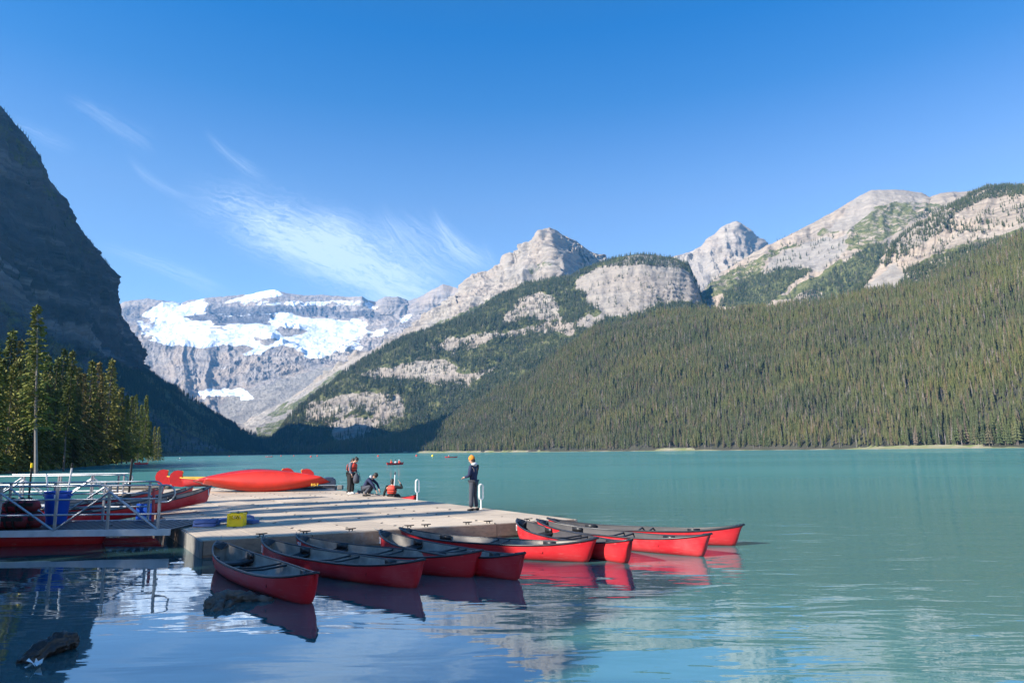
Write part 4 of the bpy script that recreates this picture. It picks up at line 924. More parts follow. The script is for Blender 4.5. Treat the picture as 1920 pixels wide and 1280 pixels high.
def quadbox(mb, a0, a1, b0, b1, z0, z1):
    c_ = [dk(a0, b0, 0), dk(a1, b0, 0), dk(a1, b1, 0), dk(a0, b1, 0)]
    vs = [(p[0]-do[0], p[1]-do[1], z) for z in (z0, z1) for p in c_]
    mb.add(vs, [(3, 2, 1, 0), (4, 5, 6, 7), (0, 1, 5, 4), (1, 2, 6, 5), (2, 3, 7, 6), (3, 0, 4, 7)])
q = random.Random(3)
na = 8; wa = W_/na; nb = 11; lb_ = LDK/nb; g = .006
for i in range(na):
    for j in range(nb):
        mb = MB(); dz = q.uniform(0, .006); quadbox(mb, i*wa+g, (i+1)*wa-g, j*lb_+g, (j+1)*lb_-g, DZ-.04, DZ+dz)
        mb.build('deck_panel', M['deckwood'], dock)
mb = MB()
for i in range(1, na):                                     # seam battens, bolts
    for j in range(nb*3):
        b0 = j*lb_/3+q.uniform(0, .25); p = dk(i*wa, b0, 0)
        if q.random() < .6: mb.box((p[0]-do[0], p[1]-do[1], DZ+.008), (q.uniform(.03, .06), q.uniform(.05, .25), .01))
o = mb.build('seam_bolts', M['rubber'], dock); tag(o, kind='stuff')
mb = MB(); quadbox(mb, .05, W_-.05, .05, LDK-.05, -.3, DZ-.045); mb.build('float', M['rubber'], dock)
nf = 4
for i in range(nf):
    mb = MB(); quadbox(mb, i*W_/nf+.01, (i+1)*W_/nf-.01, -.07, -.003, .06, DZ-.012); mb.build('fascia_board', M['fascia'], dock)
    mb = MB(); quadbox(mb, i*W_/nf+.01, (i+1)*W_/nf-.01, -.04, -.002, -.2, .052); mb.build('lower_fascia_board', M['fascia'], dock)
mb = MB(); quadbox(mb, -.06, -.002, -.07, 3.2, -.2, DZ-.004); mb.build('side_fascia_board', M['fascia_left'], dock)
mb = MB(); quadbox(mb, -.06, -.002, 3.22, LDK, -.2, DZ-.02); mb.build('side_fascia_board', M['fascia'], dock)
mb = MB(); quadbox(mb, W_+.002, W_+.06, -.07, LDK, -.2, DZ-.004); mb.build('side_fascia_board', M['fascia'], dock)
for a_ in (1.3, 2.3, 3.4, 4.9, 5.35, 6.5, 7.1, 8.3):        # mooring cleats along the front edge
    cl = MB(); p = dk(a_, .16, DZ)-np.array([*do[:2], 0]); Mz = Matrix.Rotation(dock_rz, 3, 'Z')
    cl.tube([Vector(p)+Mz@Vector((-.13, 0, .07)), Vector(p)+Mz@Vector((0, 0, .06)), Vector(p)+Mz@Vector((.13, 0, .07))], [.012, .02, .012], 6)
    for s_ in (-.04, .04): cl.tube([Vector(p)+Mz@Vector((s_, 0, 0)), Vector(p)+Mz@Vector((s_, 0, .06))], .014, 6)
    cl.build('cleat', M['rubber'], dock)

# light grey landing platform further left, behind the gangways
pl = empty('landing_platform', (0, 0, 0), 0, 'narrow pale plank platform floating behind the far gangway rails', 'dock')
A0 = at_z(195, 914, DZ); B0 = at_z(316, 911, DZ)
d_ = (B0-A0)[:2]; L_ = np.linalg.norm(d_); d_ /= L_; n_ = np.array([-d_[1], d_[0]])
for k in range(5):
    mb = MB(); c_ = (A0+B0)/2; mb.box((c_[0]+n_[0]*(.3+k*.62), c_[1]+n_[1]*(.3+k*.62), DZ-.03), (L_, .6, .06), Matrix.Rotation(math.atan2(d_[1], d_[0]), 3, 'Z'))
    mb.build('plank', M['deckwood'], pl)
mb = MB(); mb.box((c_[0]+n_[0]*1.5, c_[1]+n_[1]*1.5, .1), (L_-.1, 3.0, .5-.03), Matrix.Rotation(math.atan2(d_[1], d_[0]), 3, 'Z')); mb.build('float', M['fascia'], pl)

# ---------------------------------------------------------------- gangways with railings
def gangway(x0, x1, yN, yF, z, posts, posts_far, label, hz=1.08, loops=True, slope=0.0):
    e = empty('gangway', (x0, yN, z), 0, label, 'gangway')
    Z = lambda x: slope*(x-x1)
    L = x1-x0
    mb = MB(); nb_ = int(L/.22)
    for k in range(nb_): x = (k+.5)*L/nb_; mb.box((x, (yF-yN)/2, Z(x0+x)+.0), (L/nb_*.62, yF-yN-.1, .03))
    tag(mb.build('deck_grating', M['grating'], e), kind='stuff')
    for yy_, nm in ((0, 'side_beam'), (yF-yN, 'side_beam')):
        mb = MB(); mb.add([(0, yy_-.035, Z(x0)-.13), (L, yy_-.035, Z(x1)-.13), (L, yy_-.035, Z(x1)+.03), (0, yy_-.035, Z(x0)+.03), (0, yy_+.035, Z(x0)-.13), (L, yy_+.035, Z(x1)-.13), (L, yy_+.035, Z(x1)+.03), (0, yy_+.035, Z(x0)+.03)], [(0, 1, 2, 3), (5, 4, 7, 6), (3, 2, 6, 7), (1, 0, 4, 5), (0, 3, 7, 4), (2, 1, 5, 6)])
        mb.build(nm, M['alu_beam'], e)
    for yy_, ps in ((0, posts), (yF-yN, posts_far)):
        lx = lambda x: x-x0
        for i, x in enumerate(ps):
            mb = MB(); mb.box((lx(x), yy_, Z(x)+(hz-.13)/2), (.055, .055, hz+.13)); mb.build('post', M['alu'], e)
        xe = ps[-1]; xs = x0
        for hh in (hz, hz*.70, hz*.36):
            mb = MB(); mb.tube([(0, yy_, Z(xs)+hh), (lx(xe), yy_, Z(xe)+hh)], .024, 8); mb.build('rail', M['alu'], e)
        for i in range(len(ps)-1):
            up = (len(ps)-1-i) % 2 == 1
            a_, b_ = (hz*.86, .02) if up else (.02, hz*.86)
            mb = MB(); mb.tube([(lx(ps[i]), yy_-.02, Z(ps[i])+a_), (lx(ps[i+1]), yy_-.02, Z(ps[i+1])+b_)], .026, 6); mb.build('brace', M['alu'], e)
        if loops:
            pts = [(lx(xe), yy_, Z(xe)+hz)]; r_ = hz*.18
            for k in range(9): a = math.pi/2-math.pi*k/8; pts.append((lx(xe)+.16+r_*math.cos(a)*1.1, yy_, Z(xe)+hz-r_*1.05+r_*1.05*math.sin(a)))
            pts.append((lx(xe), yy_, Z(xe)+hz-2*r_*1.05)); mb = MB(); mb.tube(pts, .024, 8); mb.build('end_loop', M['alu'], e)
    return e
M['grating'] = pmat('dark_steel_grating', (0.06, 0.065, 0.075), 0.5, .5)
g_end = at_z(322, 997, DZ)
X_ = lambda px, Y: float(at_Y(px, 900, Y)[0])
yN, yF = g_end[1], g_end[1]+2.6
gangway(X_(-170, yN), X_(325, yN), yN, yF, DZ+.05, [X_(p, yN) for p in (-95, 5, 110, 208, 302)], [X_(p, yF) for p in (-80, 22, 105, 198, 282)],
        'nearer aluminium gangway with dark grating deck and braced railings', 1.12)
y2 = 27.4
gangway(X_(-60, y2), X_(222, y2), y2, y2+2.4, DZ+.05, [X_(p, y2) for p in (-30, 45, 110, 172, 222)][:5], [X_(p, y2+2.4) for p in (-20, 40, 114, 175, 232)],
        'farther aluminium gangway with railings, behind the hauled-out canoes', 1.12)

# ---------------------------------------------------------------- canoes
def canoe_meshes(Ln, beam, depth, rise, hullm, key, thick=.022, draft=.05, ns=34, nc=14, plumb=.10, fp=2.35, fq=.72):
    """local x along the boat, z=0 at the keel; returns dict of meshes"""
    def half(s): return beam/2*max(0.0, 1-abs(s)**fp)**fq
    def sheer(s): return depth+rise*abs(s)**3.2
    def keel(s): a = abs(s); return (sheer(s)-.02)*max(0, (a-.90)/.10)**2.6*.9 + .03*a*a
    S1 = np.sin(np.linspace(-math.pi/2, math.pi/2, ns+1)); S1 = np.sign(S1)*np.abs(S1)
    def section(s, inset=0.0, zmin=None):
        b = max(half(s)-inset, .004); zt = sheer(s)-(0.004 if inset else 0); zk = keel(s)+inset; pts = []
        for k in range(nc+1):
            a = math.pi*k/nc; c_, sn = math.cos(a), math.sin(a)
            yy_ = b*math.copysign(abs(c_)**.62, c_)*(.93+.07*(1-sn)); zz_ = zt-(zt-zk)*abs(sn)**.72
            pull = -plumb*(1-(zz_-zk)/(max(zt-zk, .01)))*max(0, abs(s)-.75)/.25*math.copysign(1, s)
            if zmin is not None: zz_ = max(zz_, zmin)
            pts.append((s*Ln/2+pull, yy_, zz_))
        return pts
    D = {}
    def skin(inset, zmin, name, mat, rev, smax=1.0):
        mb = MB(); st = [section(s*smax, inset, zmin) for s in S1]; vs = [p for r_ in st for p in r_]; fs = []; n = nc+1
        for i in range(len(st)-1):
            for k in range(nc):
                f = (i*n+k, i*n+k+1, (i+1)*n+k+1, (i+1)*n+k); fs.append(f[::-1] if rev else f)
        if smax < 1: fs += [tuple(range(n)), tuple(range(len(vs)-1, len(vs)-1-n, -1))]
        mb.add(vs, fs); D[name] = mb.mesh(name, mat, True); 
    skin(0, None, 'hull', hullm, False); skin(thick, draft+.02, 'liner', M['liner'], True, .93)
    mb = MB()
    for sd_ in (-1, 1):
        pts = [(s*Ln/2, sd_*half(s), sheer(s)) for s in np.linspace(-1, 1, 41)]; mb.tube(pts, .021, 6)
    D['gunwale'] = mb.mesh('gunwale', M['gunwale'], True)
    dp = []
    for e_ in (-1, 1):
        mb = MB(); ss_ = [e_*a for a in (.998, .97, .94, .91, .885)]; vs = []
        for s in ss_: vs += [(s*Ln/2, half(s)-.005, sheer(s)+.012), (s*Ln/2, 0, sheer(s)+.03-.12*(abs(s) < .89)), (s*Ln/2, -half(s)+.005, sheer(s)+.012)]
        mb.add(vs, [(i*3+k, i*3+k+1, i*3+4+k, i*3+3+k) for i in range(4) for k in (0, 1)])
        w9 = half(.93)*.7; mb.tube([(e_*.93*Ln/2, -w9, sheer(.93)+.02), (e_*.93*Ln/2, w9, sheer(.93)+.02)], .014, 6)
        dp.append(mb.mesh('deck_plate', M['black'], False))
    D['deck_plate'] = dp
    seats = []
    for s in (-.56, .50):
        mb = MB(); w2 = half(s)-.03; z = sheer(s)-.11; x = s*Ln/2; n = 10
        vs = []; 
        for i in range(n+1):
            y = -w2+2*w2*i/n; dip = -.045*(1-(2*i/n-1)**2)
            for dx, dz2 in ((-.17, .0), (-.15, .022), (0, -.012), (.15, .022), (.17, .0), (.15, -.05), (-.15, -.05)): vs.append((x+dx, y, z+dip+dz2))
        m7 = 7; fs = [(i*m7+k, i*m7+(k+1) % m7, (i+1)*m7+(k+1) % m7, (i+1)*m7+k) for i in range(n) for k in range(m7)]
        mb.add(vs, fs)
        for sg in (-1, 1):                                 # moulded side risers
            mb.box((x, sg*(w2-.02), z+.06), (.30, .035, .10)); mb.box((x, sg*w2*.55, (z-.02+draft)/2), (.26, .05, z-draft-.05))
        seats.append(mb.mesh('seat', M['black'], True))
    D['seat'] = seats
    ths = []
    for s in (-.02, .09):
        mb = MB(); w2 = half(s)-.01; mb.tube([(s*Ln/2, -w2, sheer(s)-.02), (s*Ln/2, 0, sheer(s)-.05), (s*Ln/2, w2, sheer(s)-.02)], .02, 6); ths.append(mb.mesh('thwart', M['black']))
    D['thwart'] = ths; D['half'] = half; D['sheer'] = sheer; D['keel'] = keel; D['L'] = Ln; return D
CM = canoe_meshes(5.15, .92, .36, .19, M['red'], 'a')
M['liner_pale'] = M['liner']; M['liner'] = pmat('charcoal_canoe_liner', (0.06, 0.056, 0.06), 0.6, col2=(0.035, 0.034, 0.038), vscale=2.5, var=.1)
CMD = canoe_meshes(5.15, .92, .36, .19, M['red'], 'c'); CMD2 = canoe_meshes(5.15, .92, .36, .19, M['red2'], 'd'); M['liner'] = M['liner_pale']; CM2 = canoe_meshes(5.15, .92, .36, .19, M['red2'], 'b')
def build_canoe(D, label, group=None, name='canoe'):
    e = empty(name, label=label, cat='canoe', group=group)
    for nm in ('hull', 'liner', 'gunwale'): link(nm, D[nm], e)
    for nm in ('deck_plate', 'seat', 'thwart'):
        for me in D[nm]: link(nm, me, e)
    return e
def text_mesh(txt, size, mat, depth=.002):
    cu = bpy.data.curves.new('number', 'FONT'); cu.body = txt; cu.size = size; cu.extrude = depth; cu.align_x = 'CENTER'; cu.align_y = 'CENTER'; cu.offset = size*.018
    o = bpy.data.objects.new('tmp', cu); COL.objects.link(o); dg = bpy.context.evaluated_depsgraph_get(); me = bpy.data.meshes.new_from_object(o.evaluated_get(dg))
    bpy.data.objects.remove(o); me.materials.clear(); me.materials.append(mat); return me
def hull_decal(e, D, txt, s, side, size=.2, mat=None, z=.30, flip=1):
    x = s*D['L']/2; h1_, h2_ = D['half'](s), D['half'](s+.03); ang = math.atan2((h2_-h1_)*side, .03*D['L']/2)
    me = text_mesh(txt, size, mat or M['white']); o = link('number', me, e); o['label'] = 'white painted number '+txt
    # text faces outward (side = +1 -> +y)
    yaw = (math.pi if side > 0 else 0)+ang
    o.rotation_euler = (math.pi/2, 0, yaw); nrm = Vector((-math.sin(ang)*side, math.cos(ang)*side, 0)); 
    o.location = Vector((x, side*h1_*.99, z))+nrm*.014; return o
def put(e, tip_far, tip_near, zf=.50, zn=.50, draft=.05, Ln=5.15):
    """far tip and near tip of the gunwale as photo pixels at heights zf, zn above water"""
    a = at_z(tip_far[0], tip_far[1], zf); b = at_z(tip_near[0], tip_near[1], zn); d = (b-a)[:2]; yaw = math.atan2(d[1], d[0])
    u_ = d/np.linalg.norm(d); c = b[:2]-u_*Ln/2
    e.location = (c[0], c[1], -draft); e.rotation_euler = (0, 0, yaw); return np.linalg.norm(d)
MOOR = [((402, 1012), (593, 1073), CM, 'red canoe moored nearest the left corner of the dock, its bow pointing at the driftwood'),
        ((454, 1003), (797, 1048), CM2, 'second moored red canoe from the left, with scuffed white patches on its side'),
        ((502, 998), (906, 1031), CM, 'third moored red canoe from the left, behind the scuffed one'),
        ((696, 991), (985, 1036), CM2, 'fourth moored red canoe from the left, short bow showing beside a black-edged one'),
        ((712, 987), (1122, 1008), CM, 'fifth moored red canoe from the left, its sunlit flank in front of the dock corner'),
        ((963, 971), (1186, 1011), CMD, 'sixth moored red canoe, a bright sunlit patch on its bow'),
        ((995, 972), (1335, 1000), CMD2, 'seventh moored red canoe, with a long bright flank over its reflection'),
        ((1006, 970), (1396, 983), CMD, 'eighth moored red canoe, farthest out to the right of the dock')]
canoes = []
for i, (a_, b_, D, lb) in enumerate(MOOR):
    e = build_canoe(D, lb, 'red canoes moored along the dock'); d = put(e, a_, b_); print('canoe', i, round(float(d), 2)); canoes.append(e)
for i, txt in ((1, '21'), (2, '28'), (3, '23'), (5, '12')):
    hull_decal(canoes[i], CM, txt, -.86, -1, .20, z=.36)
# ropes from the far tips to the dock
for i, e in enumerate(canoes):
    yaw = e.rotation_euler[2]; tip = Vector((e.location[0]-math.cos(yaw)*2.45, e.location[1]-math.sin(yaw)*2.45, .54))
    ab = np.array([tip[0]-cA[0], tip[1]-cA[1]]); a_ = float(ab@ex); p = dk(min(max(a_+.1, .3), W_-.2), .16, DZ+.06)
    mb = MB(); mid = (tip+Vector(p))/2-Vector((0, 0, .05)); mb.tube([tip, mid, p], .008, 5)
    mb.build('mooring_rope', M['rope'], None); ro = bpy.data.objects[-1] if False else [o for o in COL.objects if o.name.startswith('mooring_rope')][-1]
    tag(ro, 'thin pale rope tying the %s moored canoe from the left to the dock' % ('first', 'second', 'third', 'fourth', 'fifth', 'sixth', 'seventh', 'eighth')[i], 'rope', 'mooring ropes')
pd = None
# paddle lying inside first canoe
def paddle_mesh(Lp=1.45):
    mb = MB(); mb.tube([(0, 0, 0), (Lp*.68, 0, 0)], .015, 6); mb.tube([(0, -.05, 0), (0, .05, 0)], .016, 6)
    o_ = [(Lp*.66, .015), (Lp*.72, .07), (Lp*.82, .095), (Lp*.95, .095), (Lp, .07), (Lp, -.07), (Lp*.95, -.095), (Lp*.82, -.095), (Lp*.72, -.07), (Lp*.66, -.015)]
    mb.prism(o_, .012, Matrix.Rotation(math.pi/2, 3, 'X')); return mb
pmn = paddle_mesh().mesh('paddle', M['black'])
o = link('paddle', pmn); p = canoes[0].location; o.location = (p[0]+.1, p[1]-.5, .10); o.rotation_euler = (0, 0, canoes[0].rotation_euler[2]+.1)
tag(o, 'black paddle lying in the bottom of the canoe nearest the dock corner', 'paddle')

# canoes hauled out between the gangways, bows up on the dock
def haul(bow_px, Yb, zb, yaw_d, tilt, D, label):
    e = build_canoe(D, label, 'canoes hauled out beside the gangway'); b = at_Y(bow_px[0], bow_px[1], Yb); u_ = np.array([math.cos(yaw_d), math.sin(yaw_d)])
    # local bow at x=+L/2, z=sheer
    L2 = D['L']/2; c = np.array([b[0]-u_[0]*L2*math.cos(tilt), b[1]-u_[1]*L2*math.cos(tilt), b[2]-L2*math.sin(tilt)-.5*math.cos(tilt)])
    e.location = c; e.rotation_euler = (0, -tilt, yaw_d); return e
h1c = haul((400, 913), 24.6, 0, math.atan2(4.0, 2.5), .10, CM2, 'red canoe with a white numeral one on its bow, pulled up on the dock')
hull_decal(h1c, CM2, '1', .90, -1, .30, z=.36)
haul((366, 913), 26.0, 0, math.atan2(4.0, 2.5), .09, CM, 'red canoe hauled out just behind the canoe numbered one')
haul((313, 912), 26.6, 0, math.atan2(4.0, 2.5), .09, CM2, 'red canoe hauled out farthest left behind the blue bin')
under = build_canoe(CM, 'red canoe floating half hidden beneath the nearer gangway'); under.location = (X_(20, 17.6)-.3, 17.75, -.05); under.rotation_euler = (0, 0, .05)
under.location = (under.location[0]-.4, under.location[1]+1.1, -.10)

# big canoes lying on their sides
BIG = canoe_meshes(6.6, 1.12, .50, .12, M['orange_red'], 'big', plumb=.2, fp=1.8, fq=1.0)
BIGD = canoe_meshes(6.6, 1.12, .50, .12, M['deep_red'], 'bigd', plumb=.2, fp=1.8, fq=1.0)
def side_canoe(D, c, yaw, roll, label):
    e = empty('canoe', label=label, cat='canoe', group='big canoes lying on their sides on the dock')
    for nm in ('hull', 'liner', 'gunwale'): link(nm, D[nm], e)
    for nm in ('deck_plate', 'seat', 'thwart'):
        for me in D[nm]: link(nm, me, e)
    e.rotation_euler = (Matrix.Rotation(yaw, 3, 'Z')@Matrix.Rotation(roll, 3, 'X')).to_euler()
    # rest on the deck: lowest hull vertex at DZ
    Mx = Matrix.Rotation(yaw, 3, 'Z')@Matrix.Rotation(roll, 3, 'X'); lo = min((Mx@v.co).z for v in D['hull'].vertices)
    e.location = (c[0], c[1], DZ-lo+.01); return e
cb = at_z(483, 924, DZ)
big1 = side_canoe(BIG, (cb[0], cb[1]+.7), R(3), R(-118), 'big orange-red canoe on its side with the bottom facing the viewer')
big2 = side_canoe(BIGD, (cb[0]-.75, cb[1]+1.5), R(5), R(-98), 'dark red big canoe on its side, mostly hidden by the orange-red one')
tm = text_mesh('815-T', .17, M['yellow_trim']); o = link('number', tm, big1); o['label'] = 'yellowish registration mark'; 
o.rotation_euler = (math.pi/2, 0, 0)
Mw = (Matrix.Rotation(R(3), 3, 'Z')@Matrix.Rotation(R(-118), 3, 'X'))
bl = Vector(big1.location); tgt = Vector(at_Y(590, 908.5, bl.y-.20)); loc = Mw.inverted()@(tgt-bl); o.location = loc
o.rotation_euler = (Mw.inverted()@Matrix.Rotation(R(-12), 3, 'Z')@Matrix.Rotation(math.pi/2, 3, 'X')).to_euler()

# voyageur canoes with tall curled ends
def voyageur(c, yaw, Ln, label):
    D = VOY; e = empty('voyageur_canoe', (c[0], c[1], DZ+.01), yaw, label, 'canoe', 'tall-ended red canoes behind the big canoes')
    for nm in ('hull', 'liner'): link(nm, D[nm], e)
    gw = link('gunwale', VGUN, e)
    for s in (-1, 1):
        mb = MB(); outl = []
        x0 = s*(Ln/2-.42)
        arc = [(x0+s*(.0), .45), (x0+s*.02, 1.02)]+[(x0+s*(.30-.30*math.cos(a)+.02), 1.02+.10*math.sin(a)) for a in (0.6, 1.2, 1.7)]
        prof = [(-.06, .42), (-.04, .60), (-.03, .75), (-.07, .90), (.0, .96), (.25, 1.0), (.48, .95), (.66, .80), (.74, .55), (.68, .28), (.5, .08), (.0, .02), (-.3, .05), (-.3, .42)]
        mb.prism([(x0+s*a, b) for a, b in prof], .07); mb.build('bow_fin' if s > 0 else 'stern_fin', M['fin_red'], e)
        mb = MB(); mb.tube([(x0-s*.3, 0, .44), (x0-s*.07, 0, .44), (x0-s*.05, 0, .60), (x0-s*.04, 0, .75), (x0-s*.08, 0, .90), (x0, 0, .97)], .020, 6); mb.build('fin_trim', M['yellow_trim'], e)
    for k in range(5):
        mb = MB(); x = (k-2)*1.1; mb.box((x, 0, .40), (.2, .95-.06*abs(k-2), .03)); mb.build('thwart', M['orange_red'], e)
    return e
VOY = canoe_meshes(7.4, 1.2, .46, .1, M['deep_red'], 'v', plumb=.1)
mb = MB()
for sd_ in (-1, 1): mb.tube([(s*3.7, sd_*VOY['half'](s), VOY['sheer'](s)) for s in np.linspace(-1, 1, 31)], .03, 6)
VGUN = mb.mesh('gunwale', M['yellow_trim'], True)
v1 = at_z(452, 912, DZ); v2 = at_z(428, 908.5, DZ)
voyageur((v1[0], v1[1]+.1), R(2), 8.0, 'red canoe with tall curled ends and yellow trim, nearer of the pair')
voyageur((v2[0]-.35, v2[1]+.3), R(2), 8.2, 'red canoe with tall curled ends and yellow trim, farther of the pair')

# ---------------------------------------------------------------- small dock objects
def milk_crate(p, rz):
    e = empty('crate', p, rz, 'bright yellow plastic crate on the dock between blue mats', 'crate'); W2, H2 = .39, .34
    for ax in range(4):
        Mz = Matrix.Rotation(ax*math.pi/2, 3, 'Z'); mb = MB()
        for z, h in ((.03, .06), (H2-.03, .06), (H2*.46, .035)): mb.box(Mz@Vector((0, -W2/2, z)), (W2, .02, h) if ax % 2 == 0 else (.02, W2, h))
        for x in (-W2/2+.02, W2/2-.02): v = Mz@Vector((x, -W2/2, H2/2)); mb.box(v, (.045, .03, H2) if ax % 2 == 0 else (.03, .045, H2))
        v = Mz@Vector((0, -W2/2+.004, H2*.24)); mb.box(v, (W2*.9, .01, H2*.36) if ax % 2 == 0 else (.01, W2*.9, H2*.36))
        for k in range(-3, 4):
            a = Mz@Vector((k*.055-.03, -W2/2, H2*.48)); b = Mz@Vector((k*.055+.03, -W2/2, H2-.06)); mb.tube([a, b], .007, 4); a = Mz@Vector((k*.055+.03, -W2/2, H2*.48)); b = Mz@Vector((k*.055-.03, -W2/2, H2-.06)); mb.tube([a, b], .007, 4)
        mb.build('side_panel', M['yellow'], e)
    mb = MB(); mb.box((0, 0, .015), (W2-.02, W2-.02, .02)); mb.build('bottom', M['yellow'], e)
    mb = MB()
    for k in range(9): mb.ball((rnd.uniform(-.12, .12), rnd.uniform(-.12, .12)+.2, rnd.uniform(.2, .34)), (.06, .05, .04), 8, 5)
    o = mb.build('carabiner_bundle', M['blackcloth']); o.location = (p[0], p[1], p[2]); return e
pc = at_z(438, 987, DZ+.006); e = milk_crate((pc[0], pc[1]+.2, DZ+.008), R(8))
o = bpy.data.objects['carabiner_bundle']; o.name = 'bundle'; tag(o, 'small dark bundle of gear heaped inside the yellow crate', 'gear')
def mat_mesh(w_, d_, h_, bend=0.0):
    mb = MB(); n = 10; vs = []; fs = []
    for i in range(n+1):
        x = -w_/2+w_*i/n; z = bend*(math.sin(math.pi*i/n))
        for y, zz_ in ((-d_/2, .01), (-d_/2+.02, h_), (d_/2-.02, h_), (d_/2, .01)): vs.append((x, y, z+zz_+.004*math.sin(i*2.1)))
    for i in range(n):
        for k in range(4): fs.append((i*4+k, i*4+(k+1) % 4, i*4+4+(k+1) % 4, i*4+4+k))
    fs += [(0, 1, 2, 3), (n*4+3, n*4+2, n*4+1, n*4)]; mb.add(vs, fs); return mb
mats_spec = [(381, 988, .60, .42, .085, 0, .0, 'lower blue foam pad of the short stack at the dock corner', R(5)), (380, 988, .57, .40, .085, .09, .0, 'upper blue foam pad of the short stack at the dock corner', R(12)),
             (414, 984, .5, .34, .08, 0, .08, 'bent blue foam pad leaning left of the yellow crate', R(20)), (462, 983, .42, .4, .08, 0, .03, 'blue foam pad lying right of the yellow crate', R(-5)),
             (458, 981, .36, .32, .08, .085, .05, 'crumpled blue foam pad heaped on another beside the yellow crate', R(25))]
for px, py, w_, d_, h_, dz, bd, lb, rz in mats_spec:
    p = at_z(px, py, DZ); o = mat_mesh(w_, d_, h_, bd).build('foam_pad', M['blue_mat'], None, False); o.location = (p[0], p[1]+.2, DZ+.006+dz); o.rotation_euler = (0, 0, rz)
    tag(o, lb, 'foam pad', 'blue foam pads')
# blue bin
bp_ = at_z(104, 981, DZ+.07); e = empty('bin', (bp_[0], bp_[1], DZ+.065), 0, 'tall round blue plastic bin standing on the nearer gangway, holding poles', 'bin')
mb = MB(); mb.lathe((0, 0, 0), [(.25, 0), (.26, .02), (.31, .70), (.32, .72), (.325, .83), (.32, .84), (.30, .84), (.29, .70), (.24, .05), (0, .05)], 28, False); mb.build('body', M['blue'], e, True)
mb = MB(); mb.lathe((0, 0, 0), [(.322, .84), (.345, .845), (.35, .89), (.335, .895), (.31, .89), (.305, .84)], 28, False); mb.build('rim', M['blue'], e, True)
for s in (-1, 1):
    mb = MB(); mb.tube([(s*.32, -.06, .81), (s*.38, -.06, .77), (s*.38, .06, .77), (s*.32, .06, .81)], .014, 6); mb.build('handle', M['blue'], e)
mb = MB(); mb.box((.12, -.312, .76), (.04, .02, .10)); mb.build('tag', M['white'], e)
def pole(px0, py0, px1, py1, Y, r_, mat, label, tip=None):
    a = at_Y(px0, py0, Y); b = at_Y(px1, py1, Y+.05); e = empty('pole', b, 0, label, 'pole'); mb = MB(); mb.tube([(0, 0, 0), tuple(a-b)], r_, 8); mb.build('shaft', mat, e)
    if tip: d = (a-b)/np.linalg.norm(a-b); mb = MB(); mb.tube([tuple(a-b-d*.12), tuple(a-b+d*.02)], r_*1.25, 8); mb.build('tip', tip, e)
pole(87, 888, 92, 950, bp_[1]-.05, .022, M['white'], 'short white pole standing in the left side of the blue bin')
pole(136, 869, 122, 955, bp_[1]+.05, .024, M['white'], 'longer white pole leaning right out of the blue bin, dark tipped', M['rubber'])
pole(60, 869, 50, 975, 21.5, .028, M['rubber'], 'black pole with a yellow tip left of the blue bin', M['yellow'])
pole(248, 860, 241, 930, 29.0, .045, M['rubber'], 'thin dark post standing at the end of the farther gangway')
pole(289, 915, 286, 981, at_z(286, 981, DZ)[1], .042, M['redpost'], 'faded red post at the end of the nearer gangway')
# blue panel
p = at_z(271, 974, DZ+.05); e = empty('plastic_board', p, 0, 'blue plastic board leaning by the red post at the gangway end', 'board')
mb = MB(); mb.bbox((0, 0, .24), (.52, .05, .46), .012); mb.build('panel', M['blue'], e)
mb = MB(); mb.tube([(-.14, -.04, .47), (-.08, -.06, .5), (.08, -.06, .5), (.14, -.04, .47)], .012, 6); mb.build('handle', M['rubber'], e)
# red and black gear bags
def bag(p, s, rz, label):
    e = empty('gear_bag', p, rz, label, 'bag', 'red and black gear bags on the gangway'); mb = MB(); n = 14; vs = []; 
    for i in range(n+1):
        x = -s[0]/2+s[0]*i/n; k = (1-abs(2*i/n-1)**4)**.5 if 0 < i < n else .25
        for j in range(12): a = 2*math.pi*j/12; vs.append((x+.02*math.sin(j*3+i), math.cos(a)*s[1]/2*k*(1+.08*math.sin(i*1.7+j)), s[2]/2+math.sin(a)*s[2]/2*k*(1+.10*math.sin(i*2.3+j*2))))
    fs = [(i*12+j, i*12+(j+1) % 12, (i+1)*12+(j+1) % 12, (i+1)*12+j) for i in range(n) for j in range(12)]+[tuple(range(11, -1, -1)), tuple(n*12+j for j in range(12))]
    mb.add(vs, fs); mb.build('body', M['vest2'], e, True)
    for x in (-s[0]*.25, s[0]*.2, 0):
        mb = MB(); mb.tube([(x, math.cos(a)*s[1]/2*1.06, s[2]/2+math.sin(a)*s[2]/2*1.06) for a in np.linspace(0, 2*math.pi, 13)], .028, 5, False); mb.build('strap', M['blackcloth'], e)
    mb = MB(); mb.box((s[0]*.05, -s[1]*.47, s[2]*.62), (s[0]*.75, .05, s[2]*.22)); mb.build('flap', M['blackcloth'], e)
M['vest2'] = pmat('dark_red_nylon', (0.33, 0.012, 0.03), 0.7, col2=(.05, .01, .014), vscale=2.6, var=.3, bump=.03, bscale=7)
for px, Yo, s, z, rz, lb in ((28, .5, (.95, .5, .42), 0, .1, 'lower red and black gear bag at the left end of the gangway'), (66, .75, (.7, .45, .40), 0, -.3, 'red and black gear bag against the blue bin'), (45, .7, (.9, .5, .38), .38, .15, 'gear bag on top of the pile with bright red straps'), (-12, .8, (.8, .5, .5), 0, .3, 'gear bag cut off by the left edge of the photo')):
    y = yN+Yo; bag((X_(px, y), y, DZ+.07+z), s, rz, lb)
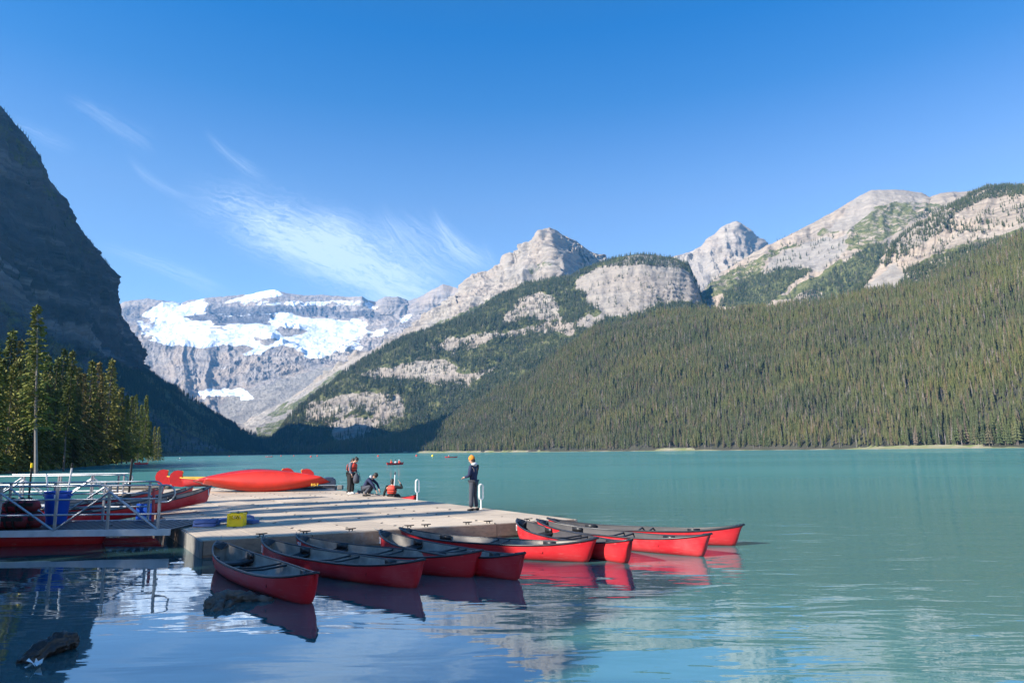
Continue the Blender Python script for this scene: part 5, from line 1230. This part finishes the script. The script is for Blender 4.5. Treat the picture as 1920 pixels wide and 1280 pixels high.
# outboard motor on grey tender
p = at_z(610, 917, DZ); e = empty('outboard_motor', (p[0], p[1]+.6, DZ), R(10), 'dark blue-grey outboard motor tilted at the far edge of the dock', 'outboard motor')
mb = MB(); n = 12; prof = [(-.40, .18), (-.42, .40), (-.34, .56), (-.1, .64), (.2, .62), (.38, .50), (.42, .30), (.38, .16), (0, .12)]; mb.prism(prof, .34); o = mb.build('cowl', M['motor'], e)
bv = o.modifiers.new('b', 'BEVEL'); bv.width = .07; bv.segments = 3
mb = MB(); mb.box((0, 0, .20), (.80, .352, .03)); mb.build('cowl_band', M['lightgrey'], e)
mb = MB(); mb.bbox((-.55, 0, .12), (.5, .18, .14), .03); mb.build('midsection', M['rubber'], e)
mb = MB(); mb.tube([(-.75, 0, .12), (-.95, 0, .30)], .03, 8); mb.build('tiller', M['rubber'], e)
e2 = empty('tender_boat', (p[0]-1.2, p[1]+.5, .05), R(10), 'low dark grey boat hull behind the outboard motor', 'boat')
mb = MB(); outl = [(-1.6, .02), (1.5, .02), (1.7, .42), (-1.9, .42)]; mb.prism(outl, 1.0); o = mb.build('hull', M['greycloth'], e2); bv = o.modifiers.new('b', 'BEVEL'); bv.width = .08; bv.segments = 3
mb = MB(); mb.tube([(-1.85, -.5, .43), (1.68, -.5, .43)], .03, 6); mb.tube([(-1.85, .5, .43), (1.68, .5, .43)], .03, 6); mb.build('rub_rail', M['rubber'], e2)
p = at_z(636, 918, DZ); mb = MB(); mb.bbox((p[0], p[1]+.25, DZ+.12), (.28, .28, .24), .03); tag(mb.build('fender_block', M['fascia_left']), 'small pale block on the dock edge beside the outboard motor', 'block')
# swim-ladder hoops
def hoop(px, py, label):
    p = at_z(px, py, DZ); e = empty('ladder_handrail', (p[0], p[1]+.02, DZ), R(-60), label, 'handrail', 'white tubular handrails on the far dock edge')
    e.scale = (.85, .85, .79)
    for s in (-1, 1):
        pts = [(s*.10, 0, .42)]
        for k in range(7): a = math.pi*k/6; pts.append((s*.10+.07*0, .11*math.cos(a)*-1, .92+.10*math.sin(a)))
        pts = [(s*.045, y_*.68, z_) for y_, z_ in ((-.12, .50), (-.12, .95), (-.08, 1.03), (0, 1.06), (.08, 1.03), (.12, .95), (.12, .50), (.08, .42), (0, .40), (-.08, .42), (-.12, .50))]
        mb = MB(); mb.tube(pts, .017, 7); mb.build('hoop', M['white'], e)
    mb = MB(); mb.tube([(0, 0, 0), (0, 0, .40)], .026, 8); mb.tube([(-.06, 0, .4), (.06, 0, .4)], .02, 6); mb.lathe((0, 0, 0), [(.06, 0), (.06, .012)], 12); mb.build('stem', M['white'], e)
hoop(782, 938, 'white looped handrail on the dock edge between the paddler and the standing man'); hoop(902, 954, 'white looped handrail directly behind the man in the orange hat')
# driftwood
def branchy(name, pts, rs, mat, label, cat, extra=()):
    mb = MB(); mb.tube(pts, rs, 10)
    for v, w_ in extra: mb.tube(v, w_, 7)
    o = mb.build(name, mat, None, True); s = o.modifiers.new('s', 'SUBSURF'); s.levels = 3; s.render_levels = 3
    tx = bpy.data.textures.new('bark', 'CLOUDS'); tx.noise_scale = .07; dm = o.modifiers.new('d', 'DISPLACE'); dm.texture = tx; dm.strength = .11
    tag(o, label, cat); return o
P0 = lambda px, py, z=0.0: np.array(at_z(px, py, z))
branchy('driftwood_stump', [P0(392, 1140, .0), P0(398, 1128, .06), P0(416, 1120, .09), P0(440, 1117, .08), P0(468, 1119, .05), P0(500, 1123, .02), P0(520, 1128, -.03)], [.10, .12, .11, .10, .08, .05, .02], M['driftwood'], 'pale twisted driftwood stump in the water before the nearest canoe', 'driftwood',
        [([P0(418, 1126, .04), P0(408, 1140, .03), P0(402, 1150, -.04)], [.09, .08, .05]), ([P0(440, 1120, .03), P0(425, 1134, .02), P0(418, 1146, -.04)], [.08, .06, .03])])
branchy('driftwood_log', [P0(30, 1245, -.02), P0(50, 1235, .04), P0(80, 1218, .08), P0(108, 1203, .11), P0(130, 1200, .10), P0(146, 1208, .03)], [.05, .08, .10, .13, .12, .06], M['wood_dark'], 'black wet log lying in shallow water at the lower left', 'driftwood',
        [([P0(80, 1215, .08), P0(88, 1200, .16), P0(95, 1192, .20)], [.05, .035, .015]), ([P0(110, 1200, .08), P0(100, 1196, .15)], [.06, .03])])
mb = MB(); c_ = P0(64, 1243, .05)
for k in range(9): a = k*.7; mb.add([c_, c_+np.array([math.cos(a)*.09, math.sin(a)*.09, .05*math.sin(k*2)]), c_+np.array([math.cos(a+.6)*.08, math.sin(a+.6)*.08, .04*math.cos(k*3)])], [(0, 1, 2)])
tag(mb.build('flower_scrap', M['white']), 'pale crumpled scrap caught on the black log', 'scrap')
# far floating things
def far_canoe(px, py, yaw, label, ppl, where, group=None, D=CM, seatcol=('vest', 'lightgrey', 'vest')):
    p = at_z(px, py, 0.0); e = build_canoe(D, label, group); e.location = (p[0], p[1], -.05); e.rotation_euler = (0, 0, yaw)
    for k, s in enumerate(ppl):
        q = np.array([p[0]+math.cos(yaw)*s, p[1]+math.sin(yaw)*s, .12]); tiny_person(q, yaw, seatcol[k % 3], k, (['front ', 'middle ', 'rear '][k] if len(ppl) == 3 else ['front ', 'rear '][k] if len(ppl) == 2 else 'lone ')+'paddler'+' in the '+where)
def tiny_person(q, yaw, col, k, lb):
    e = empty('person', q, yaw, lb+', wearing '+{'vest': 'red', 'lightgrey': 'pale grey', 'white': 'white'}.get(col, 'dark'), 'person', 'paddlers out on the lake')
    mb = MB(); mb.tube([(0, 0, 0), (0, 0, .16), (0, 0, .42), (0, 0, .52), (0, 0, .56)], [.17, .17, .19, .12, .05], 9); mb.tube([(0, .19, .45), (.16, .24, .25), (.36, .12, .28)], [.06, .05, .035], 6); mb.tube([(0, -.19, .45), (.16, -.24, .25), (.36, -.1, .22)], [.06, .05, .035], 6)
    mb.tube([(0, .09, .05), (.35, .12, .18), (.55, .12, .0)], [.09, .08, .05], 6); mb.tube([(0, -.09, .05), (.35, -.12, .18), (.55, -.12, .0)], [.09, .08, .05], 6); mb.build('jacket', M[col], e, True)
    mb = MB(); mb.ball((0.02, 0, .68), (.10, .085, .12)); mb.tube([(0, 0, .54), (0, 0, .62)], .05, 7); mb.build('head', M['skin'], e, True)
    mb = MB(); mb.ball((-.01, 0, .715), (.11, .10, .11)); mb.build('hair', M['hair' if k % 2 else 'orangehat' if k == 2 else 'white'], e, True)
far_canoe(741, 871, R(62), 'red canoe with three paddlers on the open lake beyond the dock', (1.2, .1, -1.2), 'red canoe on the open lake')
far_canoe(265, 870, R(80), 'red canoe seen end-on near the left point', (-.8,), 'red canoe near the left point', seatcol=('vest',))
far_canoe(505, 856.4, R(8), 'distant red canoe with two paddlers before the shaded hill', (1.3, -1.2), 'distant canoe before the shaded hill')
far_canoe(846, 857.5, R(15), 'small distant red canoe below the sunlit right forest', (-1.0,), 'small canoe below the sunlit forest')
KAY = canoe_meshes(4.0, .7, .28, .05, M['white'], 'k'); far_canoe(337, 860.5, R(70), 'white kayak with a paddler out past the left point', (0,), 'white kayak', D=KAY, seatcol=('white',))
for px, py, lb in ((430, 855.3, 'small pink buoy on the water near the left shore'), (527, 855.0, 'small pink buoy right of the distant red canoe'), (551, 854.8, 'tiny pink buoy before the shaded hill'), (583, 856.5, 'pink buoy left of the standing pair'), (595, 855, 'tiny buoy just left of the standing pair'), (709, 855.5, 'pink buoy above the seated paddler'), (781, 854.8, 'pink buoy at the right end of the shaded shore'), (811, 855, 'small yellow buoy below the lit forest')):
    p = at_z(px, py, 0); e = empty('buoy', (p[0], p[1], 0), 0, lb, 'buoy', 'buoys far out on the lake'); mb = MB(); mb.lathe((0, 0, 0), [(.05, -.2), (.5, -.1), (.62, .2), (.45, .5), (.2, .65), (.08, .9), (.02, .95)], 12); mb.build('float', M['yellow'] if 'yellow' in lb else M['vest'], e, True)
    mb = MB(); mb.tube([(0, 0, .9), (0, 0, 1.15)], .03, 6); mb.build('ring', M['rubber'], e)

#@PEOPLE
# ---------------------------------------------------------------- people
def skinned(name, chains, radii, mat, parent, lv=2, root=0):
    """chains: list of lists of (key, xyz); radii dict"""
    idx = {}; vs = []; es = []; rr = []
    for ch in chains:
        for i, (k, p) in enumerate(ch):
            if k not in idx: idx[k] = len(vs); vs.append(tuple(p)); rr.append(radii[k])
            if i: es.append((idx[ch[i-1][0]], idx[k]))
    me = bpy.data.meshes.new(name); me.from_pydata(vs, es, []); me.materials.append(mat); o = link(name, me, parent)
    md = o.modifiers.new('skin', 'SKIN'); md.use_smooth_shade = True
    for i, sv in enumerate(me.skin_vertices[0].data): r_ = rr[i]; sv.radius = r_ if isinstance(r_, tuple) else (r_, r_); sv.use_root = (i == root)
    sb = o.modifiers.new('sub', 'SUBSURF'); sb.levels = lv; sb.render_levels = lv; return o
def person(loc, rz, J, label, jacket, trouser, shoe, hair, vest=None, hat=None, hood=None, bare_head=True):
    """J: joints in local space, facing +X, z up. keys pel, che, nec, hed, and L/R sh el wr, hi kn an"""
    e = empty('person', loc, rz, label, 'person'); V3 = lambda k: Vector(J[k])
    ch = [[('pel', J['pel']), ('che', J['che']), ('nec', J['nec']), ('hed', J['hed'])]]; rad = dict(pel=.11, che=.12, nec=.05, hed=.05)
    for s in 'LR':
        ch.append([('che', J['che']), ('sh'+s, J['sh'+s]), ('el'+s, J['el'+s]), ('wr'+s, J['wr'+s])]); ch.append([('pel', J['pel']), ('hi'+s, J['hi'+s]), ('kn'+s, J['kn'+s]), ('an'+s, J['an'+s])])
        rad.update({'sh'+s: .05, 'el'+s: .035, 'wr'+s: .026, 'hi'+s: .075, 'kn'+s: .05, 'an'+s: .038})
        w_ = V3('wr'+s); d = (w_-V3('el'+s)).normalized(); side = d.cross(Vector((0, 0, 1))); side = side.normalized() if side.length > .1 else Vector((0, 1, 0)); dn = d.cross(side)
        pm = w_+d*.06; rad['pm'+s] = (.028, .02); ch.append([('wr'+s, w_), ('pm'+s, pm)])
        for f, (off, ln) in enumerate(((-.028, .070), (-.010, .082), (.010, .078), (.028, .062))):
            a = pm+side*off+d*.02; b = a+d*ln*.5+dn*.012; c = b+d*ln*.4+dn*.03
            for n_, q_, r_ in (('fa', a, .010), ('fb', b, .009), ('fc', c, .008)): rad[f'{n_}{s}{f}'] = r_
            ch.append([('pm'+s, pm), (f'fa{s}{f}', a), (f'fb{s}{f}', b), (f'fc{s}{f}', c)])
        a = w_+side*.035+d*.03; b = a+side*.015+d*.04; rad['ta'+s] = .011; rad['tb'+s] = .009; ch.append([('wr'+s, w_), ('ta'+s, a), ('tb'+s, b)])
    skinned('body', ch, rad, M['skin'], e)
    hd = V3('hed'); up = (hd-V3('nec')).normalized(); face = V3('face') if 'face' in J else Vector((1, 0, 0)); face = (face-up*face.dot(up)).normalized(); sd_ = up.cross(face)
    Mh = Matrix((face, sd_, up)).transposed(); c = hd+up*.05
    mb = MB(); mb.ball(c, (.095, .078, .115), 16, 12, Mh); mb.ball(c+Mh@Vector((.03, 0, -.06)), (.06, .05, .06), 12, 8, Mh); mb.ball(c+Mh@Vector((.10, 0, -.01)), (.022, .014, .024), 8, 6, Mh)
    for s in (-1, 1): mb.ball(c+Mh@Vector((0, s*.08, -.005)), (.02, .012, .03), 8, 6, Mh)
    mb.build('head', M['skin'], e, True)
    mb = MB()
    for s in (-1, 1): mb.ball(c+Mh@Vector((.088, s*.032, .015)), (.010, .013, .008), 8, 6, Mh)
    mb.box(c+Mh@Vector((.085, 0, -.05)), (.012, .04, .008), Mh); mb.build('eyes_and_mouth', M['hair'], e, True)
    mb = MB(); mb.ball(c+Mh@Vector((-.018, 0, .022)), (.100, .090, .112), 16, 12, Mh)
    if hat != 'hatless_short': mb.ball(c+Mh@Vector((-.05, 0, -.04)), (.065, .07, .08), 12, 8, Mh)
    if hair == 'bun': mb.ball(c+Mh@Vector((-.11, 0, .05)), (.05, .05, .05), 10, 8, Mh)
    mb.build('hair', M['hair'], e, True)
    if hat in M:
        mb = MB(); mb.ball(c+Mh@Vector((-.012, 0, .045)), (.112, .102, .108), 18, 12, Mh); mb.ball(c+Mh@Vector((-.03, 0, .145)), (.03, .03, .02), 10, 6, Mh)
        o = mb.build('hat', M[hat], e, True)
    jr = dict(pel=(.165, .13), che=(.18, .135), nec=.075); jc = [[('pel', V3('pel')-(V3('che')-V3('pel'))*.18), ('mid', (V3('pel')+V3('che'))/2), ('che', J['che']), ('nec', (V3('nec')*.75+V3('che')*.25))]]; jr['mid'] = (.165, .125)
    for s in 'LR':
        jr.update({'sh'+s: .082, 'em'+s: .068, 'el'+s: .060, 'wr'+s: .044}); jc.append([('che', J['che']), ('sh'+s, J['sh'+s]), ('el'+s, J['el'+s]), ('wr'+s, V3('wr'+s)*.94+V3('el'+s)*.06)])
    skinned('jacket', jc, jr, M[jacket], e)
    tr = dict(pel=(.125, .12)); tcn = []
    for s in 'LR':
        tr.update({'hi'+s: .110, 'kn'+s: .084, 'an'+s: .080}); tcn.append([('pel', V3('pel')), ('hi'+s, J['hi'+s]), ('kn'+s, J['kn'+s]), ('an'+s, V3('an'+s)*.97+V3('kn'+s)*.03)])
    skinned('trousers', tcn, tr, M[trouser], e)
    for s in 'LR':
        a = V3('an'+s); td = V3('toe'+s) if 'toe'+s in J else Vector((1, 0, 0)); td.normalize(); g_ = a.z-.045
        mb = MB(); n = 7; vs = []
        for i in range(n):
            f = i/(n-1); x = -.08+.22*f; w_ = .044*(1-.5*abs(2*f-1)**3); hh = .085-.045*f
            for yy_, z in ((-w_, -.035), (w_, -.035), (w_*.8, -.035+hh), (-w_*.8, -.035+hh)): q_ = a+td*x+td.cross(Vector((0, 0, 1)))*yy_; vs.append((q_.x, q_.y, a.z-.045+.0+z+.0))
        fs = [(i*4+k, i*4+(k+1) % 4, i*4+4+(k+1) % 4, i*4+4+k) for i in range(n-1) for k in range(4)]+[(3, 2, 1, 0), (n*4-4, n*4-3, n*4-2, n*4-1)]
        mb.add(vs, fs); mb.build('shoe', M[shoe], e, True)
    if vest:
        up2 = (V3('nec')-V3('pel')).normalized(); sh = (V3('shL')-V3('shR')); sh = (sh-up2*sh.dot(up2)).normalized(); fw = sh.cross(up2)
        Mv = Matrix((fw, sh, up2)).transposed(); b0 = V3('pel'); Lt = (V3('nec')-b0).length
        def ring(h, a_, b_, n=20): return [b0+Mv@Vector((b_*math.copysign(abs(math.cos(t_))**.7, math.cos(t_)), a_*math.copysign(abs(math.sin(t_))**.7, math.sin(t_)), h*Lt)) for t_ in np.linspace(0, 2*math.pi, n, endpoint=False)]
        mb = MB(); hs2 = [(.24, .185, .15), (.30, .195, .165), (.55, .205, .17), (.78, .19, .165), (.90, .15, .135), (.95, .10, .10)]; n = 20
        vs = [p for h in hs2 for p in ring(*h)]; fs = [(i*n+k, i*n+(k+1) % n, (i+1)*n+(k+1) % n, (i+1)*n+k) for i in range(len(hs2)-1) for k in range(n)]; mb.add(vs, fs); mb.build('life_vest', M['vest'], e, True)
        for h, a_, b_ in ((.34, .203, .172), (.56, .211, .176)):
            mb = MB(); r_ = ring(h, a_, b_); mb.tube(r_+[r_[0]], .014, 5, False); mb.build('vest_strap', M['blackcloth'], e)
    if hood:
        mb = MB(); hc = V3('nec')-Mh@Vector((.05, 0, .02)); mb.ball(hc, (.10, .13, .07), 14, 8, Mh); mb.build('hood', M[hood], e, True)
    return e
STAND = dict(pel=(0, 0, .95), che=(.01, 0, 1.30), nec=(.02, 0, 1.50), hed=(.04, 0, 1.60), shL=(0, .19, 1.42), shR=(0, -.19, 1.42), elL=(-.03, .25, 1.14), elR=(-.03, -.25, 1.14), wrL=(.06, .25, .90), wrR=(.06, -.25, .90),
             hiL=(0, .09, .90), hiR=(0, -.09, .90), knL=(.02, .11, .50), knR=(.02, -.11, .50), anL=(0, .12, .085), anR=(0, -.12, .085))
def pose(**k): d = dict(STAND); d.update(k); return d
z_up = DZ+.008
p = at_z(888, 957, DZ); person((p[0], p[1], z_up), R(155), pose(elL=(.03, .25, 1.13), wrL=(.26, .14, 1.08), elR=(.03, -.25, 1.13), wrR=(.26, -.12, 1.10), knL=(.02, .12, .5), anL=(.02, .13, .085), anR=(-.05, -.13, .085), hed=(.05, 0, 1.60)),
       'man in an orange knit hat, navy jacket and grey trousers standing on the dock', 'navy', 'trouser', 'blackcloth', 'short', hat='orangehat', hood='lightgrey')
p = at_z(658, 926, DZ); person((p[0], p[1], z_up), R(-20), pose(che=(.05, 0, 1.30), nec=(.13, 0, 1.48), hed=(.22, 0, 1.55), shL=(.07, .19, 1.41), shR=(.07, -.19, 1.41), face=(.8, 0, -.6), elR=(.06, -.24, 1.14), wrR=(.16, -.22, .92), elL=(.1, .22, 1.14), wrL=(.22, .1, .98)),
       'standing person in red life vest and grey hoodie, looking down, holding a dark bag', 'greycloth', 'blackcloth', 'white', 'bun', vest=True)
hb = p
p = at_z(651, 924, DZ); person((p[0], p[1]+.3, z_up), R(0), pose(che=(.02, 0, 1.24), nec=(.08, 0, 1.42), hed=(.15, 0, 1.50), shL=(.03, .19, 1.35), shR=(.03, -.19, 1.35), face=(.9, 0, -.4)),
       'person in black clothes and red life vest, half hidden by another person', 'blackcloth', 'blackcloth', 'blackcloth', 'short', vest=True)
o = MB(); o.lathe((0, 0, 0), [(.02, 0), (.13, .02), (.16, .16), (.14, .34), (.05, .46), (.03, .50)], 14); e = empty('drybag', (hb[0]+.30, hb[1]-.25, DZ+.50), 0, 'dark dry bag hanging from the hand of the hoodie wearer', 'bag'); o.build('body', M['trouser'], e, True)
mb = MB(); mb.tube([(0, 0, .48), (.05, 0, .56), (.12, 0, .50), (.22, 0, .10)], .012, 5); mb.build('strap', M['blackcloth'], e)
CROUCH = dict(pel=(-.05, 0, .36), che=(.16, 0, .66), nec=(.33, 0, .80), hed=(.42, 0, .86), shL=(.22, .19, .74), shR=(.22, -.19, .74), elL=(.48, .22, .52), elR=(.46, -.22, .50), wrL=(.62, .12, .28), wrR=(.58, -.14, .24),
              hiL=(-.04, .10, .34), hiR=(-.04, -.10, .34), knL=(.36, .17, .50), knR=(.34, -.17, .44), anL=(.06, .14, .085), anR=(.02, -.14, .085), face=(.7, 0, -.7))
p = at_z(688, 930, DZ); person((p[0]-.1, p[1]+.1, z_up), R(-12), CROUCH, 'person in a navy jacket and dark cap crouching at the dock edge', 'navy', 'trouser', 'blackcloth', 'short', hat='hair', hood='lightgrey')
SIT = dict(pel=(0, 0, .22), che=(.04, 0, .55), nec=(.05, 0, .73), hed=(.07, 0, .81), shL=(.03, .19, .64), shR=(.03, -.19, .64), elL=(.10, .36, .42), wrL=(.22, .46, .20), elR=(.10, -.46, .58), wrR=(.08, -.36, .80),
           hiL=(.02, .10, .20), hiR=(.02, -.10, .20), knL=(.42, .14, .26), knR=(.42, -.14, .26), anL=(.75, .12, .10), anR=(.75, -.12, .10))
p = at_z(728, 932, DZ); sit_z = .14
cz_ = build_canoe(CM, 'red canoe at the far dock edge with the paddler climbing in'); u_ = el_; cz_.location = (p[0]+el_[0]*1.6+.45, p[1]+el_[1]*1.6+.3, -.05); cz_.rotation_euler = (0, 0, math.atan2(el_[1], el_[0])+R(8))
person((p[0]+.05, p[1]+.55, .16), R(80), SIT, 'paddler in a red life vest sitting in a canoe and raising a paddle', 'blackcloth', 'blackcloth', 'blackcloth', 'short', vest=True)
pa = at_Y(741, 884, p[1]+.5); pb = at_Y(738, 925, p[1]+.5); e = empty('paddle', pb, 0, 'paddle with a pale shaft held upright by the seated paddler', 'paddle'); mb = MB(); mb.tube([(0, 0, 0), tuple((pa-pb)*.86)], .018, 7); mb.build('shaft', M['white'], e)
mb = MB(); v = Vector(pa-pb); mb.prism([(v.x-.02, v.z*.84), (v.x-.035, v.z*.93), (v.x-.02, v.z*1.0), (v.x+.02, v.z*1.0), (v.x+.035, v.z*.93), (v.x+.02, v.z*.84)], .015); mb.build('grip', M['trouser'], e)

#@HAZE
hz = MB(); hz.box((500, 4200, 1300), (16000, 12000, 2612)); hm = bpy.data.materials.new('air'); hm.use_nodes = True; t = NT(hm.node_tree); t.n.clear()
ho = t.new('ShaderNodeOutputMaterial'); pv = t.new('ShaderNodeVolumePrincipled'); pv.inputs['Color'].default_value = (.10, .48, 1.0, 1); pv.inputs['Density'].default_value = 4.6e-5; pv.inputs['Anisotropy'].default_value = .1
t.l.new(pv.outputs[0], ho.inputs['Volume']); o = hz.build('haze', hm); tag(o, kind='stuff')
